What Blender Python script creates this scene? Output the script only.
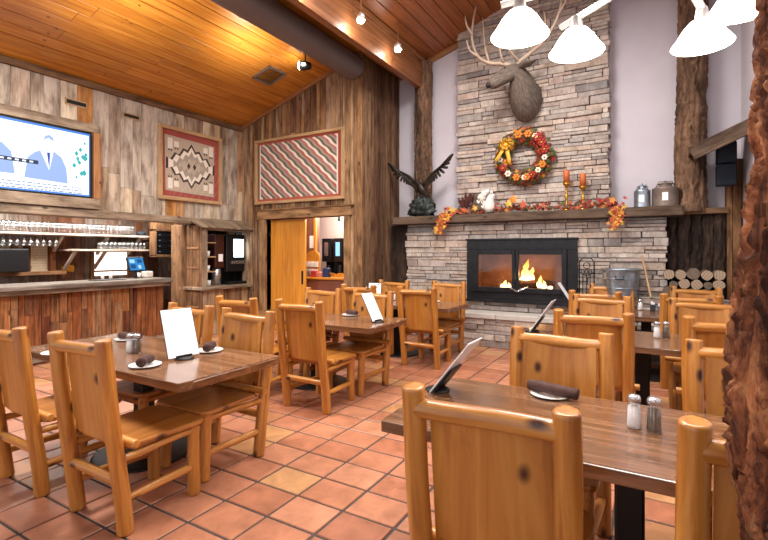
import bpy, bmesh, math, random
from mathutils import Vector, Matrix, Quaternion, noise
for o in list(bpy.data.objects): bpy.data.objects.remove(o)
SC = bpy.context.scene; COL = SC.collection
R = random.Random(7)
V = Vector; PI = math.pi

# ------------------------------------------------------------------ camera, world, lights, exposure
cd = bpy.data.cameras.new('camera'); cam = bpy.data.objects.new('camera', cd); COL.objects.link(cam)
cam.location = (0, 0, 1.5); cam.rotation_euler = (PI/2, 0, math.radians(30.2))
cd.sensor_width = 36; cd.lens = 465/768*36; cd.shift_y = -18/768; cd.clip_start = .02
SC.camera = cam
SC.view_settings.view_transform = 'Standard'; SC.view_settings.look = 'None'
SC.view_settings.gamma = 1; SC.view_settings.use_curve_mapping = False
SC.view_settings.exposure = 0.25
w = bpy.data.worlds.new('world'); SC.world = w; w.use_nodes = True
w.node_tree.nodes['Background'].inputs[0].default_value = (0.93, 0.95, 1.0, 1)
w.node_tree.nodes['Background'].inputs[1].default_value = 1.0

def area(name, loc, size, power, col=(1, 1, 1), rot=(0, 0, 0), sy=None):
    l = bpy.data.lights.new(name, 'AREA'); l.energy = power; l.color = col; l.size = size
    if sy: l.shape = 'RECTANGLE'; l.size_y = sy
    o = bpy.data.objects.new(name, l); o.location = loc; o.rotation_euler = rot; COL.objects.link(o); return o
def point(name, loc, power, col=(1, 1, 1), rad=.1):
    l = bpy.data.lights.new(name, 'POINT'); l.energy = power; l.color = col; l.shadow_soft_size = rad
    o = bpy.data.objects.new(name, l); o.location = loc; COL.objects.link(o); return o
def spot(name, loc, to, power, col=(1, 1, 1), ang=80, rad=.05, blend=.6):
    l = bpy.data.lights.new(name, 'SPOT'); l.energy = power; l.color = col; l.spot_size = math.radians(ang); l.spot_blend = blend; l.shadow_soft_size = rad
    o = bpy.data.objects.new(name, l); o.location = loc; COL.objects.link(o)
    o.rotation_euler = (V(to)-V(loc)).to_track_quat('-Z', 'Y').to_euler(); return o
WARM = (1, .86, .70); NEUT = (1, .95, .9)
area('ceiling_fill', (-5.2, 1.9, 4.15), .9, 170, NEUT)  # these four are unseen fill lamps added for brightness, without any fitting
area('ceiling_fill', (-2.6, 2.4, 4.7), 1.0, 110, NEUT)
area('ceiling_fill', (-1.6, 5.0, 5.3), 1.0, 170, NEUT)
area('ceiling_fill', (-.2, 3.6, 4.9), 1.0, 80, NEUT)
spot('uplight', (-4.95, 4.9, 4.1), (-5.3, 5.0, 5.2), 45, NEUT, 140, .15)
spot('uplight', (-5.2, 3.2, 3.9), (-5.5, 3.3, 5.2), 45, NEUT, 150, .15)
spot('track_spot', (-4.8, 5.7, 4.5), (-6.4, 6.6, 2.6), 90, WARM, 90)
area('bar_fill', (-8.0, 3.9, 2.35), .4, 120, NEUT, sy=3.4)  # unseen fill added under the bar soffit to brighten shelves and glasses
point('passage_light', (-5.4, 7.05, 2.3), 45, NEUT, .15)
point('coffee_light', (-5.4, 7.9, 2.35), 60, NEUT, .1)

# ------------------------------------------------------------------ mesh builder
def frame(d):
    return V((0, 0, 1)).rotation_difference(V(d).normalized()).to_matrix()
class MB:
    def __init__(s): s.v = []; s.f = []; s.g = []; s.m = []; s.sm = []
    def add(s, vs, fs, gs, mat=0, smooth=False):
        n = len(s.v); s.v += [V(v) for v in vs]; s.g += [V(g) for g in gs]
        for f in fs: s.f.append([n+i for i in f]); s.m.append(mat); s.sm.append(smooth)
    def box(s, c, d, grain='z', M=None, mat=0):
        c = V(c); off = V((R.uniform(0, 60), R.uniform(0, 60), R.uniform(0, 60))); vs = []; gs = []
        for x in (-.5, .5):
            for y in (-.5, .5):
                for z in (-.5, .5):
                    p = V((x*d[0], y*d[1], z*d[2]))
                    g = {'z': V(p), 'x': V((p.y, p.z, p.x)), 'y': V((p.x, p.z, p.y))}[grain]
                    gs.append(g+off); p = (M @ p if M is not None else p)+c; vs.append(p)
        s.add(vs, [(0, 1, 3, 2), (4, 6, 7, 5), (0, 4, 5, 1), (2, 3, 7, 6), (0, 2, 6, 4), (1, 5, 7, 3)], gs, mat)
        return s
    def bb(s, x0, x1, y0, y1, z0, z1, grain='z', mat=0):
        return s.box(((x0+x1)/2, (y0+y1)/2, (z0+z1)/2), (x1-x0, y1-y0, z1-z0), grain, None, mat)
    def log(s, p0, p1, r0, r1=None, seg=12, rings=5, wob=.0, cap=.012, mat=0, capmat=None, prof=None, nf=3.0, amp=0, af=1.6):
        p0 = V(p0); p1 = V(p1); r1 = r0 if r1 is None else r1; L = (p1-p0).length; Q = frame(p1-p0)
        off = V((R.uniform(0, 60), R.uniform(0, 60), R.uniform(0, 60)))
        ts = [(0, .62), (0, .9), (cap/L*.5, 1.0)] + [((cap/L)+(1-2*cap/L)*i/rings, 1.0) for i in range(0, rings+1)] + [(1-cap/L*.5, 1.0), (1, .9), (1, .62)]
        if cap == 0: ts = [(i/rings, 1.0) for i in range(rings+1)]
        vs = []; gs = []
        for (t, k) in ts:
            r = (prof(t) if prof else r0+(r1-r0)*t)*k
            ctr = V((wob*noise.noise(V((t*2.2, off.x, 0))), wob*noise.noise(V((t*2.2, off.y, 5))), t*L))
            for j in range(seg):
                a = 2*PI*j/seg; rr = r
                if amp and af > 2: nn = noise.fractal(V((math.cos(a)*af+off.x, math.sin(a)*af, t*L*nf)), .55, 2.15, 6); rr += amp*(.45-min(1.2, abs(nn)*2.2)+.5*nn)*k*(.6 if nn > .35 else 1)
                elif amp: rr += amp*noise.fractal(V((math.cos(a)*1.6+off.x, math.sin(a)*1.6, t*L*nf)), .7, 2.1, 5)*k
                p = V((math.cos(a)*rr, math.sin(a)*rr, 0))+ctr
                vs.append(Q @ p+p0); gs.append(p+off)
        fs = []; n = len(ts)
        for i in range(n-1):
            for j in range(seg):
                k = (j+1) % seg; fs.append((i*seg+j, i*seg+k, (i+1)*seg+k, (i+1)*seg+j))
        s.add(vs, fs, gs, mat, True)
        b = len(s.v)-len(vs)
        s.f.append([b+j for j in range(seg)][::-1]); s.m.append(mat if capmat is None else capmat); s.sm.append(False)
        s.f.append([b+(n-1)*seg+j for j in range(seg)]); s.m.append(mat if capmat is None else capmat); s.sm.append(False)
        return s
    def sweep(s, path, rad, seg=10, mat=0, closed_ends=True, flat=1.0, up=None):
        path = [V(p) for p in path]; off = V((R.uniform(0, 60), R.uniform(0, 60), R.uniform(0, 60)))
        vs = []; gs = []; n = len(path); T = []
        for i in range(n):
            T.append((path[min(i+1, n-1)]-path[max(i-1, 0)]).normalized())
        ref = V(up) if up else (V((0, 0, 1)) if abs(T[0].z) < .9 else V((1, 0, 0)))
        l = 0
        for i in range(n):
            if i: l += (path[i]-path[i-1]).length
            u = ref-T[i]*ref.dot(T[i]); u.normalize(); b = T[i].cross(u); ref = u
            r = rad[i] if isinstance(rad, (list, tuple)) else rad
            ra, rb = r if isinstance(r, (list, tuple)) else (r*flat, r)
            for j in range(seg):
                a = 2*PI*j/seg; vs.append(path[i]+u*math.cos(a)*ra+b*math.sin(a)*rb); gs.append(off+V((math.cos(a)*ra, math.sin(a)*rb, l)))
        fs = [(i*seg+j, i*seg+(j+1) % seg, (i+1)*seg+(j+1) % seg, (i+1)*seg+j) for i in range(n-1) for j in range(seg)]
        if closed_ends: fs += [tuple(range(seg))[::-1], tuple((n-1)*seg+j for j in range(seg))]
        s.add(vs, fs, gs, mat, True); return s
    def lathe(s, prof, c=(0, 0, 0), seg=20, mat=0, M=None):
        c = V(c); vs = []; gs = []
        for (r, z) in prof:
            for j in range(seg):
                a = 2*PI*j/seg; p = V((r*math.cos(a), r*math.sin(a), z)); gs.append(p); vs.append((M @ p if M is not None else p)+c)
        n = len(prof)
        fs = [(i*seg+j, i*seg+(j+1) % seg, (i+1)*seg+(j+1) % seg, (i+1)*seg+j) for i in range(n-1) for j in range(seg)]
        if prof[0][0] > 1e-5: fs.append(tuple(range(seg))[::-1])
        if prof[-1][0] > 1e-5: fs.append(tuple((n-1)*seg+j for j in range(seg)))
        s.add(vs, fs, gs, mat, True); return s
    def prism(s, poly, z0, z1, M=None, c=(0, 0, 0), mat=0, grain='z'):
        c = V(c); n = len(poly); off = V((R.uniform(0, 60), R.uniform(0, 60), R.uniform(0, 60)))
        ps = [V((x, y, z0)) for x, y in poly]+[V((x, y, z1)) for x, y in poly]
        gs = [{'z': V(p), 'x': V((p.y, p.z, p.x)), 'y': V((p.x, p.z, p.y))}[grain]+off for p in ps]
        vs = [(M @ p if M is not None else p)+c for p in ps]
        fs = [tuple(range(n))[::-1], tuple(range(n, 2*n))]+[(i, (i+1) % n, n+(i+1) % n, n+i) for i in range(n)]
        s.add(vs, fs, gs, mat); return s
    def blob(s, c, rx, ry, rz, amp=.2, nf=2.0, sub=3, mat=0):
        bm = bmesh.new(); bmesh.ops.create_icosphere(bm, subdivisions=sub, radius=1)
        o = V((R.uniform(0, 50), 0, 0)); vs = []
        for v in bm.verts:
            k = 1+amp*noise.fractal(v.co*nf+o, .8, 2.0, 4); vs.append(V((v.co.x*rx*k, v.co.y*ry*k, v.co.z*rz*k))+V(c))
        s.add(vs, [[v.index for v in f.verts] for f in bm.faces], [v+o for v in vs], mat, True); bm.free(); return s
def obj(name, mb, mats, parent=None, bevel=0, loc=None, rot=None, seg=1, label=None):
    me = bpy.data.meshes.new(name); me.from_pydata([tuple(v) for v in mb.v], [], mb.f)
    for i, p in enumerate(me.polygons): p.material_index = mb.m[i]; p.use_smooth = mb.sm[i]
    at = me.attributes.new('gco', 'FLOAT_VECTOR', 'POINT'); at.data.foreach_set('vector', [c for g in mb.g for c in g])
    for m in (mats if isinstance(mats, (list, tuple)) else [mats]): me.materials.append(m)
    o = bpy.data.objects.new(name, me); COL.objects.link(o)
    if parent: o.parent = parent
    if bevel:
        b = o.modifiers.new('b', 'BEVEL'); b.width = bevel; b.segments = seg; b.limit_method = 'ANGLE'; b.angle_limit = math.radians(50)
    if loc: o.location = loc
    if rot: o.rotation_euler = rot
    if label: o['label'] = label
    return o
def thing(name, label, cat, loc=(0, 0, 0), rz=0, group=None):
    o = bpy.data.objects.new(name, None); COL.objects.link(o); o.location = loc; o.rotation_euler = (0, 0, rz); o.empty_display_size = .05
    o['label'] = label; o['category'] = cat
    if group: o['group'] = group
    return o
def tag(o, label, cat, group=None, kind=None):
    o['label'] = label; o['category'] = cat
    if group: o['group'] = group
    if kind: o['kind'] = kind
    return o
def struct(name, mb, m, bevel=0, parent=None):
    o = obj(name, mb, m, parent, bevel)
    if not parent: o['kind'] = 'structure'
    return o
CH = {}
def kids(o): return [c for c in bpy.data.objects if c.parent == o]
def dup(root, loc, rz=0, label=None, group=None, cache={}):
    if root.name not in cache: cache[root.name] = [(c, kids(c)) for c in kids(root)]
    r = root.copy(); COL.objects.link(r); r.location = loc; r.rotation_euler = (0, 0, rz)
    if label: r['label'] = label
    if group: r['group'] = group
    for ch, gs in cache[root.name]:
        c = ch.copy(); COL.objects.link(c); c.parent = r
        for g in gs:
            d = g.copy(); COL.objects.link(d); d.parent = c
    return r

# ------------------------------------------------------------------ materials
def hx(h, a=1):
    h = h.lstrip('#'); c = [int(h[i:i+2], 16)/255 for i in (0, 2, 4)]
    return tuple([x/12.92 if x <= .04045 else ((x+.055)/1.055)**2.4 for x in c]+[a])
class NT:
    def __init__(s, name):
        s.m = bpy.data.materials.new(name); s.m.use_nodes = True; s.t = s.m.node_tree; s.t.nodes.clear()
        s.out = s.n('ShaderNodeOutputMaterial'); s.b = s.n('ShaderNodeBsdfPrincipled'); s.l(s.b.outputs[0], s.out.inputs[0])
    def n(s, t, **k):
        x = s.t.nodes.new(t)
        for a, v in k.items(): setattr(x, a, v)
        return x
    def l(s, a, b): s.t.links.new(a, b)
    def ramp(s, src, stops, interp='LINEAR'):
        r = s.n('ShaderNodeValToRGB'); e = r.color_ramp; e.interpolation = interp
        while len(e.elements) < len(stops): e.elements.new(.5)
        for i, (p, c) in enumerate(stops): e.elements[i].position = p; e.elements[i].color = hx(c) if isinstance(c, str) else (c, c, c, 1)
        s.l(src, r.inputs[0]); return r.outputs[0]
    def noise(s, vec, scale=(1, 1, 1), sc=1, det=5, rough=.6, dist=0):
        mp = s.n('ShaderNodeMapping'); mp.inputs['Scale'].default_value = scale; s.l(vec, mp.inputs[0])
        n = s.n('ShaderNodeTexNoise'); n.inputs['Scale'].default_value = sc; n.inputs['Detail'].default_value = det
        n.inputs['Roughness'].default_value = rough; n.inputs['Distortion'].default_value = dist; s.l(mp.outputs[0], n.inputs[0]); return n.outputs[0]
    def mix(s, a, b, f=1.0, mode='MULTIPLY'):
        x = s.n('ShaderNodeMix', data_type='RGBA', blend_type=mode)
        if hasattr(f, 'is_output'): s.l(f, x.inputs[0])
        else: x.inputs[0].default_value = f
        for v, i in ((a, 6), (b, 7)):
            if hasattr(v, 'is_output'): s.l(v, x.inputs[i])
            else: x.inputs[i].default_value = v
        return x.outputs[2]
    def bump(s, h, st=.3, d=.01):
        b = s.n('ShaderNodeBump'); b.inputs['Strength'].default_value = st; b.inputs['Distance'].default_value = d
        s.l(h, b.inputs['Height']); s.l(b.outputs[0], s.b.inputs['Normal'])
    def gco(s): return s.n('ShaderNodeAttribute', attribute_name='gco').outputs['Vector']
    def isl(s): return s.n('ShaderNodeNewGeometry').outputs['Random Per Island']
    def rnd(s): return s.n('ShaderNodeObjectInfo').outputs['Random']
def flat(name, col, rough=.5, metal=0, emit=None, es=1, coat=0, spec=.5):
    t = NT(name); c = hx(col); t.b.inputs['Base Color'].default_value = c
    t.b.inputs['Roughness'].default_value = rough; t.b.inputs['Metallic'].default_value = metal; t.b.inputs['Coat Weight'].default_value = coat
    t.b.inputs['Specular IOR Level'].default_value = spec
    if emit: t.b.inputs['Emission Color'].default_value = hx(emit); t.b.inputs['Emission Strength'].default_value = es
    return t.m
def mottled(name, c0, c1, sc=6, rough=.6, metal=0, bump=.2, stretch=(1, 1, 1)):
    t = NT(name); g = t.gco(); n = t.noise(g, stretch, sc, 6, .65)
    t.l(t.ramp(n, [(.3, c0), (.7, c1)]), t.b.inputs['Base Color']); t.b.inputs['Roughness'].default_value = rough; t.b.inputs['Metallic'].default_value = metal
    if bump: t.bump(n, bump, .01)
    return t.m
def wood(name, c, scale=(14, 14, 1.0), rough=.38, knots=True, var=.12, bump=.05, knotcol='#4a2008', kth=.085, coat=0.0, sp=.5):
    t = NT(name); g = t.gco()
    n = t.noise(g, scale, 1.6, 6, .62, .6)
    col = t.ramp(n, [(.28, c[0]), (.5, c[1]), (.74, c[2])])
    big = t.noise(g, (2, 2, .5), 1, 2, .5)
    col = t.mix(col, t.ramp(big, [(.3, .82), (.7, 1.1)]), .8)
    if knots:
        mp = t.n('ShaderNodeMapping'); mp.inputs['Scale'].default_value = (6.5, 6.5, 4.0); t.l(g, mp.inputs[0])
        vo = t.n('ShaderNodeTexVoronoi'); vo.inputs['Scale'].default_value = 1; t.l(mp.outputs[0], vo.inputs[0])
        k = t.ramp(vo.outputs['Distance'], [(kth*.6, 1.0), (kth*1.5, 0.0)])
        col = t.mix(col, hx(knotcol), k, 'MIX')
    va = t.n('ShaderNodeMath', operation='ADD'); t.l(t.isl(), va.inputs[0]); t.l(t.rnd(), va.inputs[1])
    mr = t.n('ShaderNodeMapRange'); mr.inputs[2].default_value = 2; mr.inputs[3].default_value = 1-var; mr.inputs[4].default_value = 1+var; t.l(va.outputs[0], mr.inputs[0])
    h = t.n('ShaderNodeHueSaturation'); t.l(mr.outputs[0], h.inputs['Value']); t.l(col, h.inputs['Color'])
    t.l(h.outputs[0], t.b.inputs['Base Color']); t.b.inputs['Roughness'].default_value = rough; t.b.inputs['Coat Weight'].default_value = coat; t.b.inputs['Coat Roughness'].default_value = .15
    t.b.inputs['Specular IOR Level'].default_value = sp
    if bump: t.bump(n, bump, .004)
    return t.m
def barn(name, stops, lo=.42, hi=1.15, rough=.85, knot='#2a1a10', bump=.5, streak=(26, 26, 1.3), interp='LINEAR'):
    t = NT(name); g = t.gco(); r = t.isl()
    col = t.ramp(r, stops, interp)
    n = t.noise(g, streak, 1.3, 7, .7, .8); n2 = t.noise(g, (5, 5, 1.4), 1.5, 4, .6, .3)
    col = t.mix(col, t.ramp(n, [(.3, lo), (.52, 1.0), (.75, hi)]))
    col = t.mix(col, t.ramp(n2, [(.32, '#6b5444'), (.6, '#ffffff')]), .75)
    mp = t.n('ShaderNodeMapping'); mp.inputs['Scale'].default_value = (5, 5, 2.2); t.l(g, mp.inputs[0])
    vo = t.n('ShaderNodeTexVoronoi'); vo.inputs['Scale'].default_value = 1; t.l(mp.outputs[0], vo.inputs[0])
    col = t.mix(col, hx(knot), t.ramp(vo.outputs['Distance'], [(.05, .85), (.12, 0.0)]), 'MIX')
    t.l(col, t.b.inputs['Base Color']); t.b.inputs['Roughness'].default_value = rough; t.b.inputs['Specular IOR Level'].default_value = .25
    t.bump(n, bump, .006)
    return t.m
def glassy(name, col=(1, 1, 1, 1), mixf=.25, rough=.05):
    t = NT(name); t.t.nodes.remove(t.b); a = t.n('ShaderNodeBsdfTransparent'); a.inputs[0].default_value = col
    b = t.n('ShaderNodeBsdfGlossy'); b.inputs['Roughness'].default_value = rough; m = t.n('ShaderNodeMixShader'); m.inputs[0].default_value = mixf
    t.l(a.outputs[0], m.inputs[1]); t.l(b.outputs[0], m.inputs[2]); t.l(m.outputs[0], t.out.inputs[0]); return t.m
def bark(name, stops, sc=(9, 9, 2.2), bump=1.0, dist=.03):
    t = NT(name); g = t.gco(); n = t.noise(g, sc, 1.2, 8, .72, 1.2); n2 = t.noise(g, (3, 3, 1.5), 1.3, 4, .6)
    col = t.ramp(n, stops); col = t.mix(col, t.ramp(n2, [(.3, .5), (.6, 1.15)]))
    t.l(col, t.b.inputs['Base Color']); t.b.inputs['Roughness'].default_value = .8; t.b.inputs['Specular IOR Level'].default_value = .3; t.bump(n, bump, dist); return t.m

M = {}
M['pine'] = wood('honey_pine_log', ['#8f531d', '#b4752f', '#ca914a'], (16, 16, 1.2), .33, True, .10, .04, '#3d1807', .12, coat=.25)
M['pine_panel'] = wood('honey_pine_board', ['#8a4f1c', '#b0702d', '#c3873f'], (9, 9, .6), .36, True, .09, .03, '#3d1807', .12, coat=.2)
M['table'] = wood('walnut_stained_tabletop', ['#54371f', '#755036', '#977257'], (16, 16, .9), .2, False, .08, .03, coat=.3)
M['live'] = wood('dark_live_edge', ['#4a2a14', '#704425', '#9a6a40'], (12, 12, 3), .35, True, .05, .3)
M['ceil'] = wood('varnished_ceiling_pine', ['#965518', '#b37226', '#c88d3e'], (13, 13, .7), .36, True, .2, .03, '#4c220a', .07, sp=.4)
M['door'] = wood('varnished_pine_door', ['#b2701f', '#cd8830', '#d99a44'], (10, 10, .7), .35, False, .08, .02)
M['beam'] = wood('redwood_beam', ['#6a3f22', '#865330', '#a06c46'], (12, 12, .7), .45, True, .1, .05)
M['frame'] = wood('aged_frame_wood', ['#8a6a4a', '#ab8a63', '#c4a67c'], (22, 22, 1.5), .6, False, .12, .1)
M['trimwood'] = wood('rough_door_casing', ['#6e4526', '#8f6038', '#ab7c4e'], (18, 18, 1.2), .6, True, .15, .15)
M['barn_light'] = barn('weathered_barnwood_pale', [(0, '#bdb0a2'), (.2, '#cfc3b2'), (.38, '#b3a08c'), (.5, '#dccbb2'), (.62, '#c2a680'), (.74, '#a8937e'), (.86, '#cbc1b4'), (.95, '#bb8244'), (1, '#b8ab9d')], .68, 1.12, knot='#6b5240')
M['barn_mid'] = barn('weathered_barnwood_brown', [(0, '#947152'), (.25, '#ad845a'), (.5, '#765640'), (.7, '#c09c70'), (.85, '#a08872'), (1, '#c29a6c')], .3, 1.2)
M['barn_brown'] = barn('rough_brown_timber', [(0, '#8a6444'), (.4, '#74503a'), (.7, '#9c7650'), (1, '#805c40')], .4, 1.2)
M['barn_dark'] = barn('weathered_barnwood_dark', [(0, '#6a4b36'), (.3, '#84634a'), (.6, '#543b2b'), (1, '#8a6a4d')], .4, 1.15)
M['barn_red'] = barn('weathered_barnwood_russet', [(0, '#8a4f2c'), (.2, '#a4683a'), (.4, '#66351f'), (.5, '#9a7250'), (.7, '#92532c'), (.85, '#6f4a34'), (1, '#ac7040')], .18, 1.25)
M['barn_back'] = barn('back_bar_barnwood', [(0, '#8b7768'), (.3, '#a08a7a'), (.5, '#7d4a2e'), (.7, '#b0a398'), (1, '#6e4c38')], .45, 1.1)
M['bartop'] = barn('worn_grey_bar_top', [(0, '#6f675f'), (1, '#857b70')], .5, 1.25, .4)
M['counter'] = barn('worn_counter_plank', [(0, '#8d7b68'), (1, '#a3907a')], .5, 1.2, .5)
M['mantel'] = barn('old_mantel_timber', [(0, '#5c4a3d'), (1, '#6e5a4a')], .4, 1.2, .75, bump=.8)
M['bark_red'] = bark('orange_brown_bark', [(.3, '#1e110c'), (.43, '#5f3422'), (.54, '#985a38'), (.66, '#bf8456'), (.8, '#a78c7a')], (15, 15, 3.6), 1.0, .02)
M['bark_brown'] = bark('brown_bark', [(.3, '#241813'), (.43, '#57402f'), (.56, '#7d5f4a'), (.68, '#9a7455'), (.8, '#a9683c')], (7, 7, 1.4), 1.0, .03)
M['bark_dark'] = bark('charred_dark_bark', [(.25, '#120c0a'), (.5, '#32241d'), (.75, '#5d4636')], (6, 6, 1.6))
M['plaster'] = mottled('lilac_white_plaster', '#c5bec6', '#ccc6cd', 2, .9, 0, .03)
M['grey_metal'] = flat('dark_grey_duct_paint', '#6e6360', .5, .2)
M['black'] = flat('black_steel', '#151517', .42, .3)
M['blackmat'] = flat('matt_black', '#0f0f10', .6)
M['iron'] = mottled('black_cast_iron', '#1b1c1f', '#2c2d31', 12, .42, .6, .1)
M['white'] = flat('white_ceramic', '#eceae6', .2)
M['paper'] = flat('white_menu_paper', '#f4f4f6', .4)
M['print'] = flat('grey_print', '#9a9aa0', .6)
M['steel'] = flat('brushed_steel', '#c9c9cc', .25, .9)
M['galv'] = mottled('galvanised_zinc', '#8a97a2', '#b9c4cd', 14, .35, .85, .05)
M['milk'] = mottled('aged_zinc_can', '#8a8580', '#aaa49c', 8, .45, .6, .1)
M['napkin'] = mottled('brown_cloth_napkin', '#3a241e', '#523630', 30, .9, 0, .2)
M['salt'] = flat('white_salt', '#e8e6e2', .5)
M['pepper'] = mottled('black_pepper', '#2c2620', '#5c5244', 160, .7, 0, 0)
M['glass'] = glassy('clear_glass', (.96, .97, 1, 1), .22, .08)
M['barglass'] = glassy('clear_drinking_glass', (.93, .94, .95, 1), .2, .25)
M['pane'] = glassy('smoked_fire_glass', (.85, .78, .72, 1), .05, .05)
M['shade'] = flat('lit_white_glass_shade', '#ffffff', .3, 0, '#fff4ea', 9)
M['bulb'] = flat('lit_bulb', '#ffffff', .3, 0, '#fff0e0', 40)
M['silver'] = flat('pale_pewter_metal', '#d5d0cc', .3, .6)
M['bronze'] = mottled('dark_bronze', '#17130f', '#35291f', 9, .35, .6, .2)
M['verdigris'] = mottled('patinated_bronze_rock', '#141817', '#353d3c', 7, .5, .4, .4)
M['fur'] = mottled('brown_grey_fur', '#483d36', '#7a6c61', 40, .95, 0, .6, (1, 1, .25))
M['antler'] = mottled('pale_antler', '#8a6c55', '#c8b4a0', 10, .5, 0, .2, (1, 1, .3))
M['gold'] = flat('polished_brass', '#c99a3c', .25, .9)
M['candle'] = flat('orange_candle_wax', '#b8602f', .5)
M['terra'] = None
def stone():
    t = NT('stacked_ledgestone'); g = t.gco(); r = t.isl()
    col = t.ramp(r, [(0, '#c4b8ae'), (.16, '#b2a8a1'), (.3, '#d2c5b9'), (.45, '#bbada4'), (.6, '#a39c99'), (.74, '#ccb9a8'), (.88, '#c2aea4'), (.96, '#8a8685'), (1, '#cfc3b6')])
    n = t.noise(g, (1, 1, 2.2), 9, 7, .7, .4); col = t.mix(col, t.ramp(n, [(.3, .62), (.6, 1.08)]))
    n2 = t.noise(g, (1, 1, 1), 3, 2, .5); col = t.mix(col, t.ramp(n2, [(.4, '#cfc4bc'), (.6, '#ffffff')]), .6)
    t.l(col, t.b.inputs['Base Color']); t.b.inputs['Roughness'].default_value = .82; t.b.inputs['Specular IOR Level'].default_value = .25
    t.bump(n, .7, .02); return t.m
M['stone'] = stone()
M['mortar'] = flat('dark_mortar', '#5a504a', .95)
def tile():
    t = NT('terracotta_tile'); g = t.gco(); r = t.isl()
    col = t.ramp(r, [(0, '#a5684b'), (.25, '#b67a5c'), (.5, '#ac7052'), (.7, '#bd8263'), (.85, '#985c42'), (.95, '#bb8a5e'), (1, '#bf8d62')])
    n = t.noise(g, (1, 1, 1), 7, 7, .65, .6); col = t.mix(col, t.ramp(n, [(.3, .7), (.62, 1.1)]))
    t.l(col, t.b.inputs['Base Color']); t.l(t.ramp(n, [(.3, .30), (.7, .45)]), t.b.inputs['Roughness']); t.bump(n, .12, .01); return t.m
M['tile'] = tile(); M['grout'] = mottled('dark_grey_grout', '#37302d', '#4d4541', 20, .85, 0, .1)

# ------------------------------------------------------------------ room shell
XL, YB, YN, XR, XC = -7.15, 6.65, 7.95, 1.02, -4.28
SL = .3145
def ceil_z(x): return 3.99+SL*(x-XL)
mb = MB()
tx, ty, gp = .341, .262, .016
for i in range(-21, 11):
    for j in range(-13, 26):
        x = -2.247+i*tx; y = 1.951+j*ty
        if x+tx > XR or (y > YN): continue
        h = .004*R.random()
        mb.bb(x+gp/2, x+tx-gp/2, y+gp/2, y+ty-gp/2, -.02, -.003+h*.6, 'x', 0)
mb.bb(-9.6, 1.3, -1.6, 9.2, -.12, -.008, 'x', 1)
struct('floor', mb, [M['tile'], M['grout']], .004)
# ceiling boards
mb = MB(); th = math.atan(SL); Mx = Matrix.Rotation(-th, 3, 'Y'); wv = .2
x = XL-.15
while x < XR+.25:
    y = -1.6+R.uniform(-2.5, 0)
    while y < YN+.1:
        L = R.uniform(2.4, 4.8); y0 = max(y, -1.6); y1 = min(y+L, YN+.1)
        if y1 > y0+.02:
            xc = x+wv*math.cos(th)/2
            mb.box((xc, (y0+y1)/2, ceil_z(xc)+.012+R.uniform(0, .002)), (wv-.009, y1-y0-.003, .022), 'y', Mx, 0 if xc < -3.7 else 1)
        y += L
    x += wv*math.cos(th)
xm = (XL-.15+XR+.25)/2
mb.box((xm, 3.2, ceil_z(xm)+.09), ((XR+.25-XL+.15)/math.cos(th), 9.7, .1), 'y', Mx)
struct('ceiling', mb, [M['ceil'], wood('shaded_ceiling_pine', ['#77411c', '#94572b', '#ab6e3c'], (13, 13, .7), .38, True, .14, .03, '#3c1a08', .07, sp=.4)], .004)  # same pine boards; weaker light right of the beam painted in as darker colour

def planks_x(mb, x, y0, y1, z0, z1, wmin, wmax, t=.02, butt=0, face=1):
    y = y0
    while y < y1-.01:
        wd = min(R.uniform(wmin, wmax), y1-y); a = z0(y+wd/2) if callable(z0) else z0; b = z1(y+wd/2) if callable(z1) else z1
        cuts = [a]
        if butt:
            z = a+R.uniform(.3, butt)
            while z < b-.2: cuts.append(z); z += R.uniform(butt*.6, butt*1.6)
        cuts.append(b)
        for k in range(len(cuts)-1):
            tt = t+R.uniform(0, .008)
            mb.bb(*((x, x+tt) if face > 0 else (x-tt, x)), y+.002, y+wd-.002, cuts[k]+.001, cuts[k+1]-.001, 'z')
        y += wd
def planks_y(mb, y, x0, x1, z0, z1, wmin, wmax, t=.02, butt=0):
    x = x0
    while x < x1-.01:
        wd = min(R.uniform(wmin, wmax), x1-x); a = z0(x+wd/2) if callable(z0) else z0; b = z1(x+wd/2) if callable(z1) else z1
        cuts = [a]
        if butt:
            z = a+R.uniform(.3, butt)
            while z < b-.2: cuts.append(z); z += R.uniform(butt*.6, butt*1.6)
        cuts.append(b)
        for k in range(len(cuts)-1):
            mb.bb(x+.0035, x+wd-.0035, y-t-R.uniform(0, .014), y, cuts[k]+.001, cuts[k+1]-.001, 'z')
        x += wd
# upper left wall over the bar
mb = MB(); planks_x(mb, XL-.02, -1.5, YB, 2.1, 3.985, .12, .24, .02, 1.1)
mb.bb(XL-.2, XL-.02, -1.5, YB, 2.1, 3.98, 'z'); struct('wall_left', mb, M['barn_light'], .003)
mb = MB(); mb.bb(XL-.06, XL+.07, -1.5, YB-.03, 2.0, 2.115, 'y'); mb.bb(XL-.2, XL-.06, -1.5, YB-.03, 2.0, 2.1, 'y')
struct('trim_1', mb, M['counter'], .008)
mb = MB(); mb.bb(XL, XL+.05, -1.5, YB-.03, 3.895, 3.985, 'y'); struct('trim_2', mb, M['barn_dark'], .005)
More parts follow.
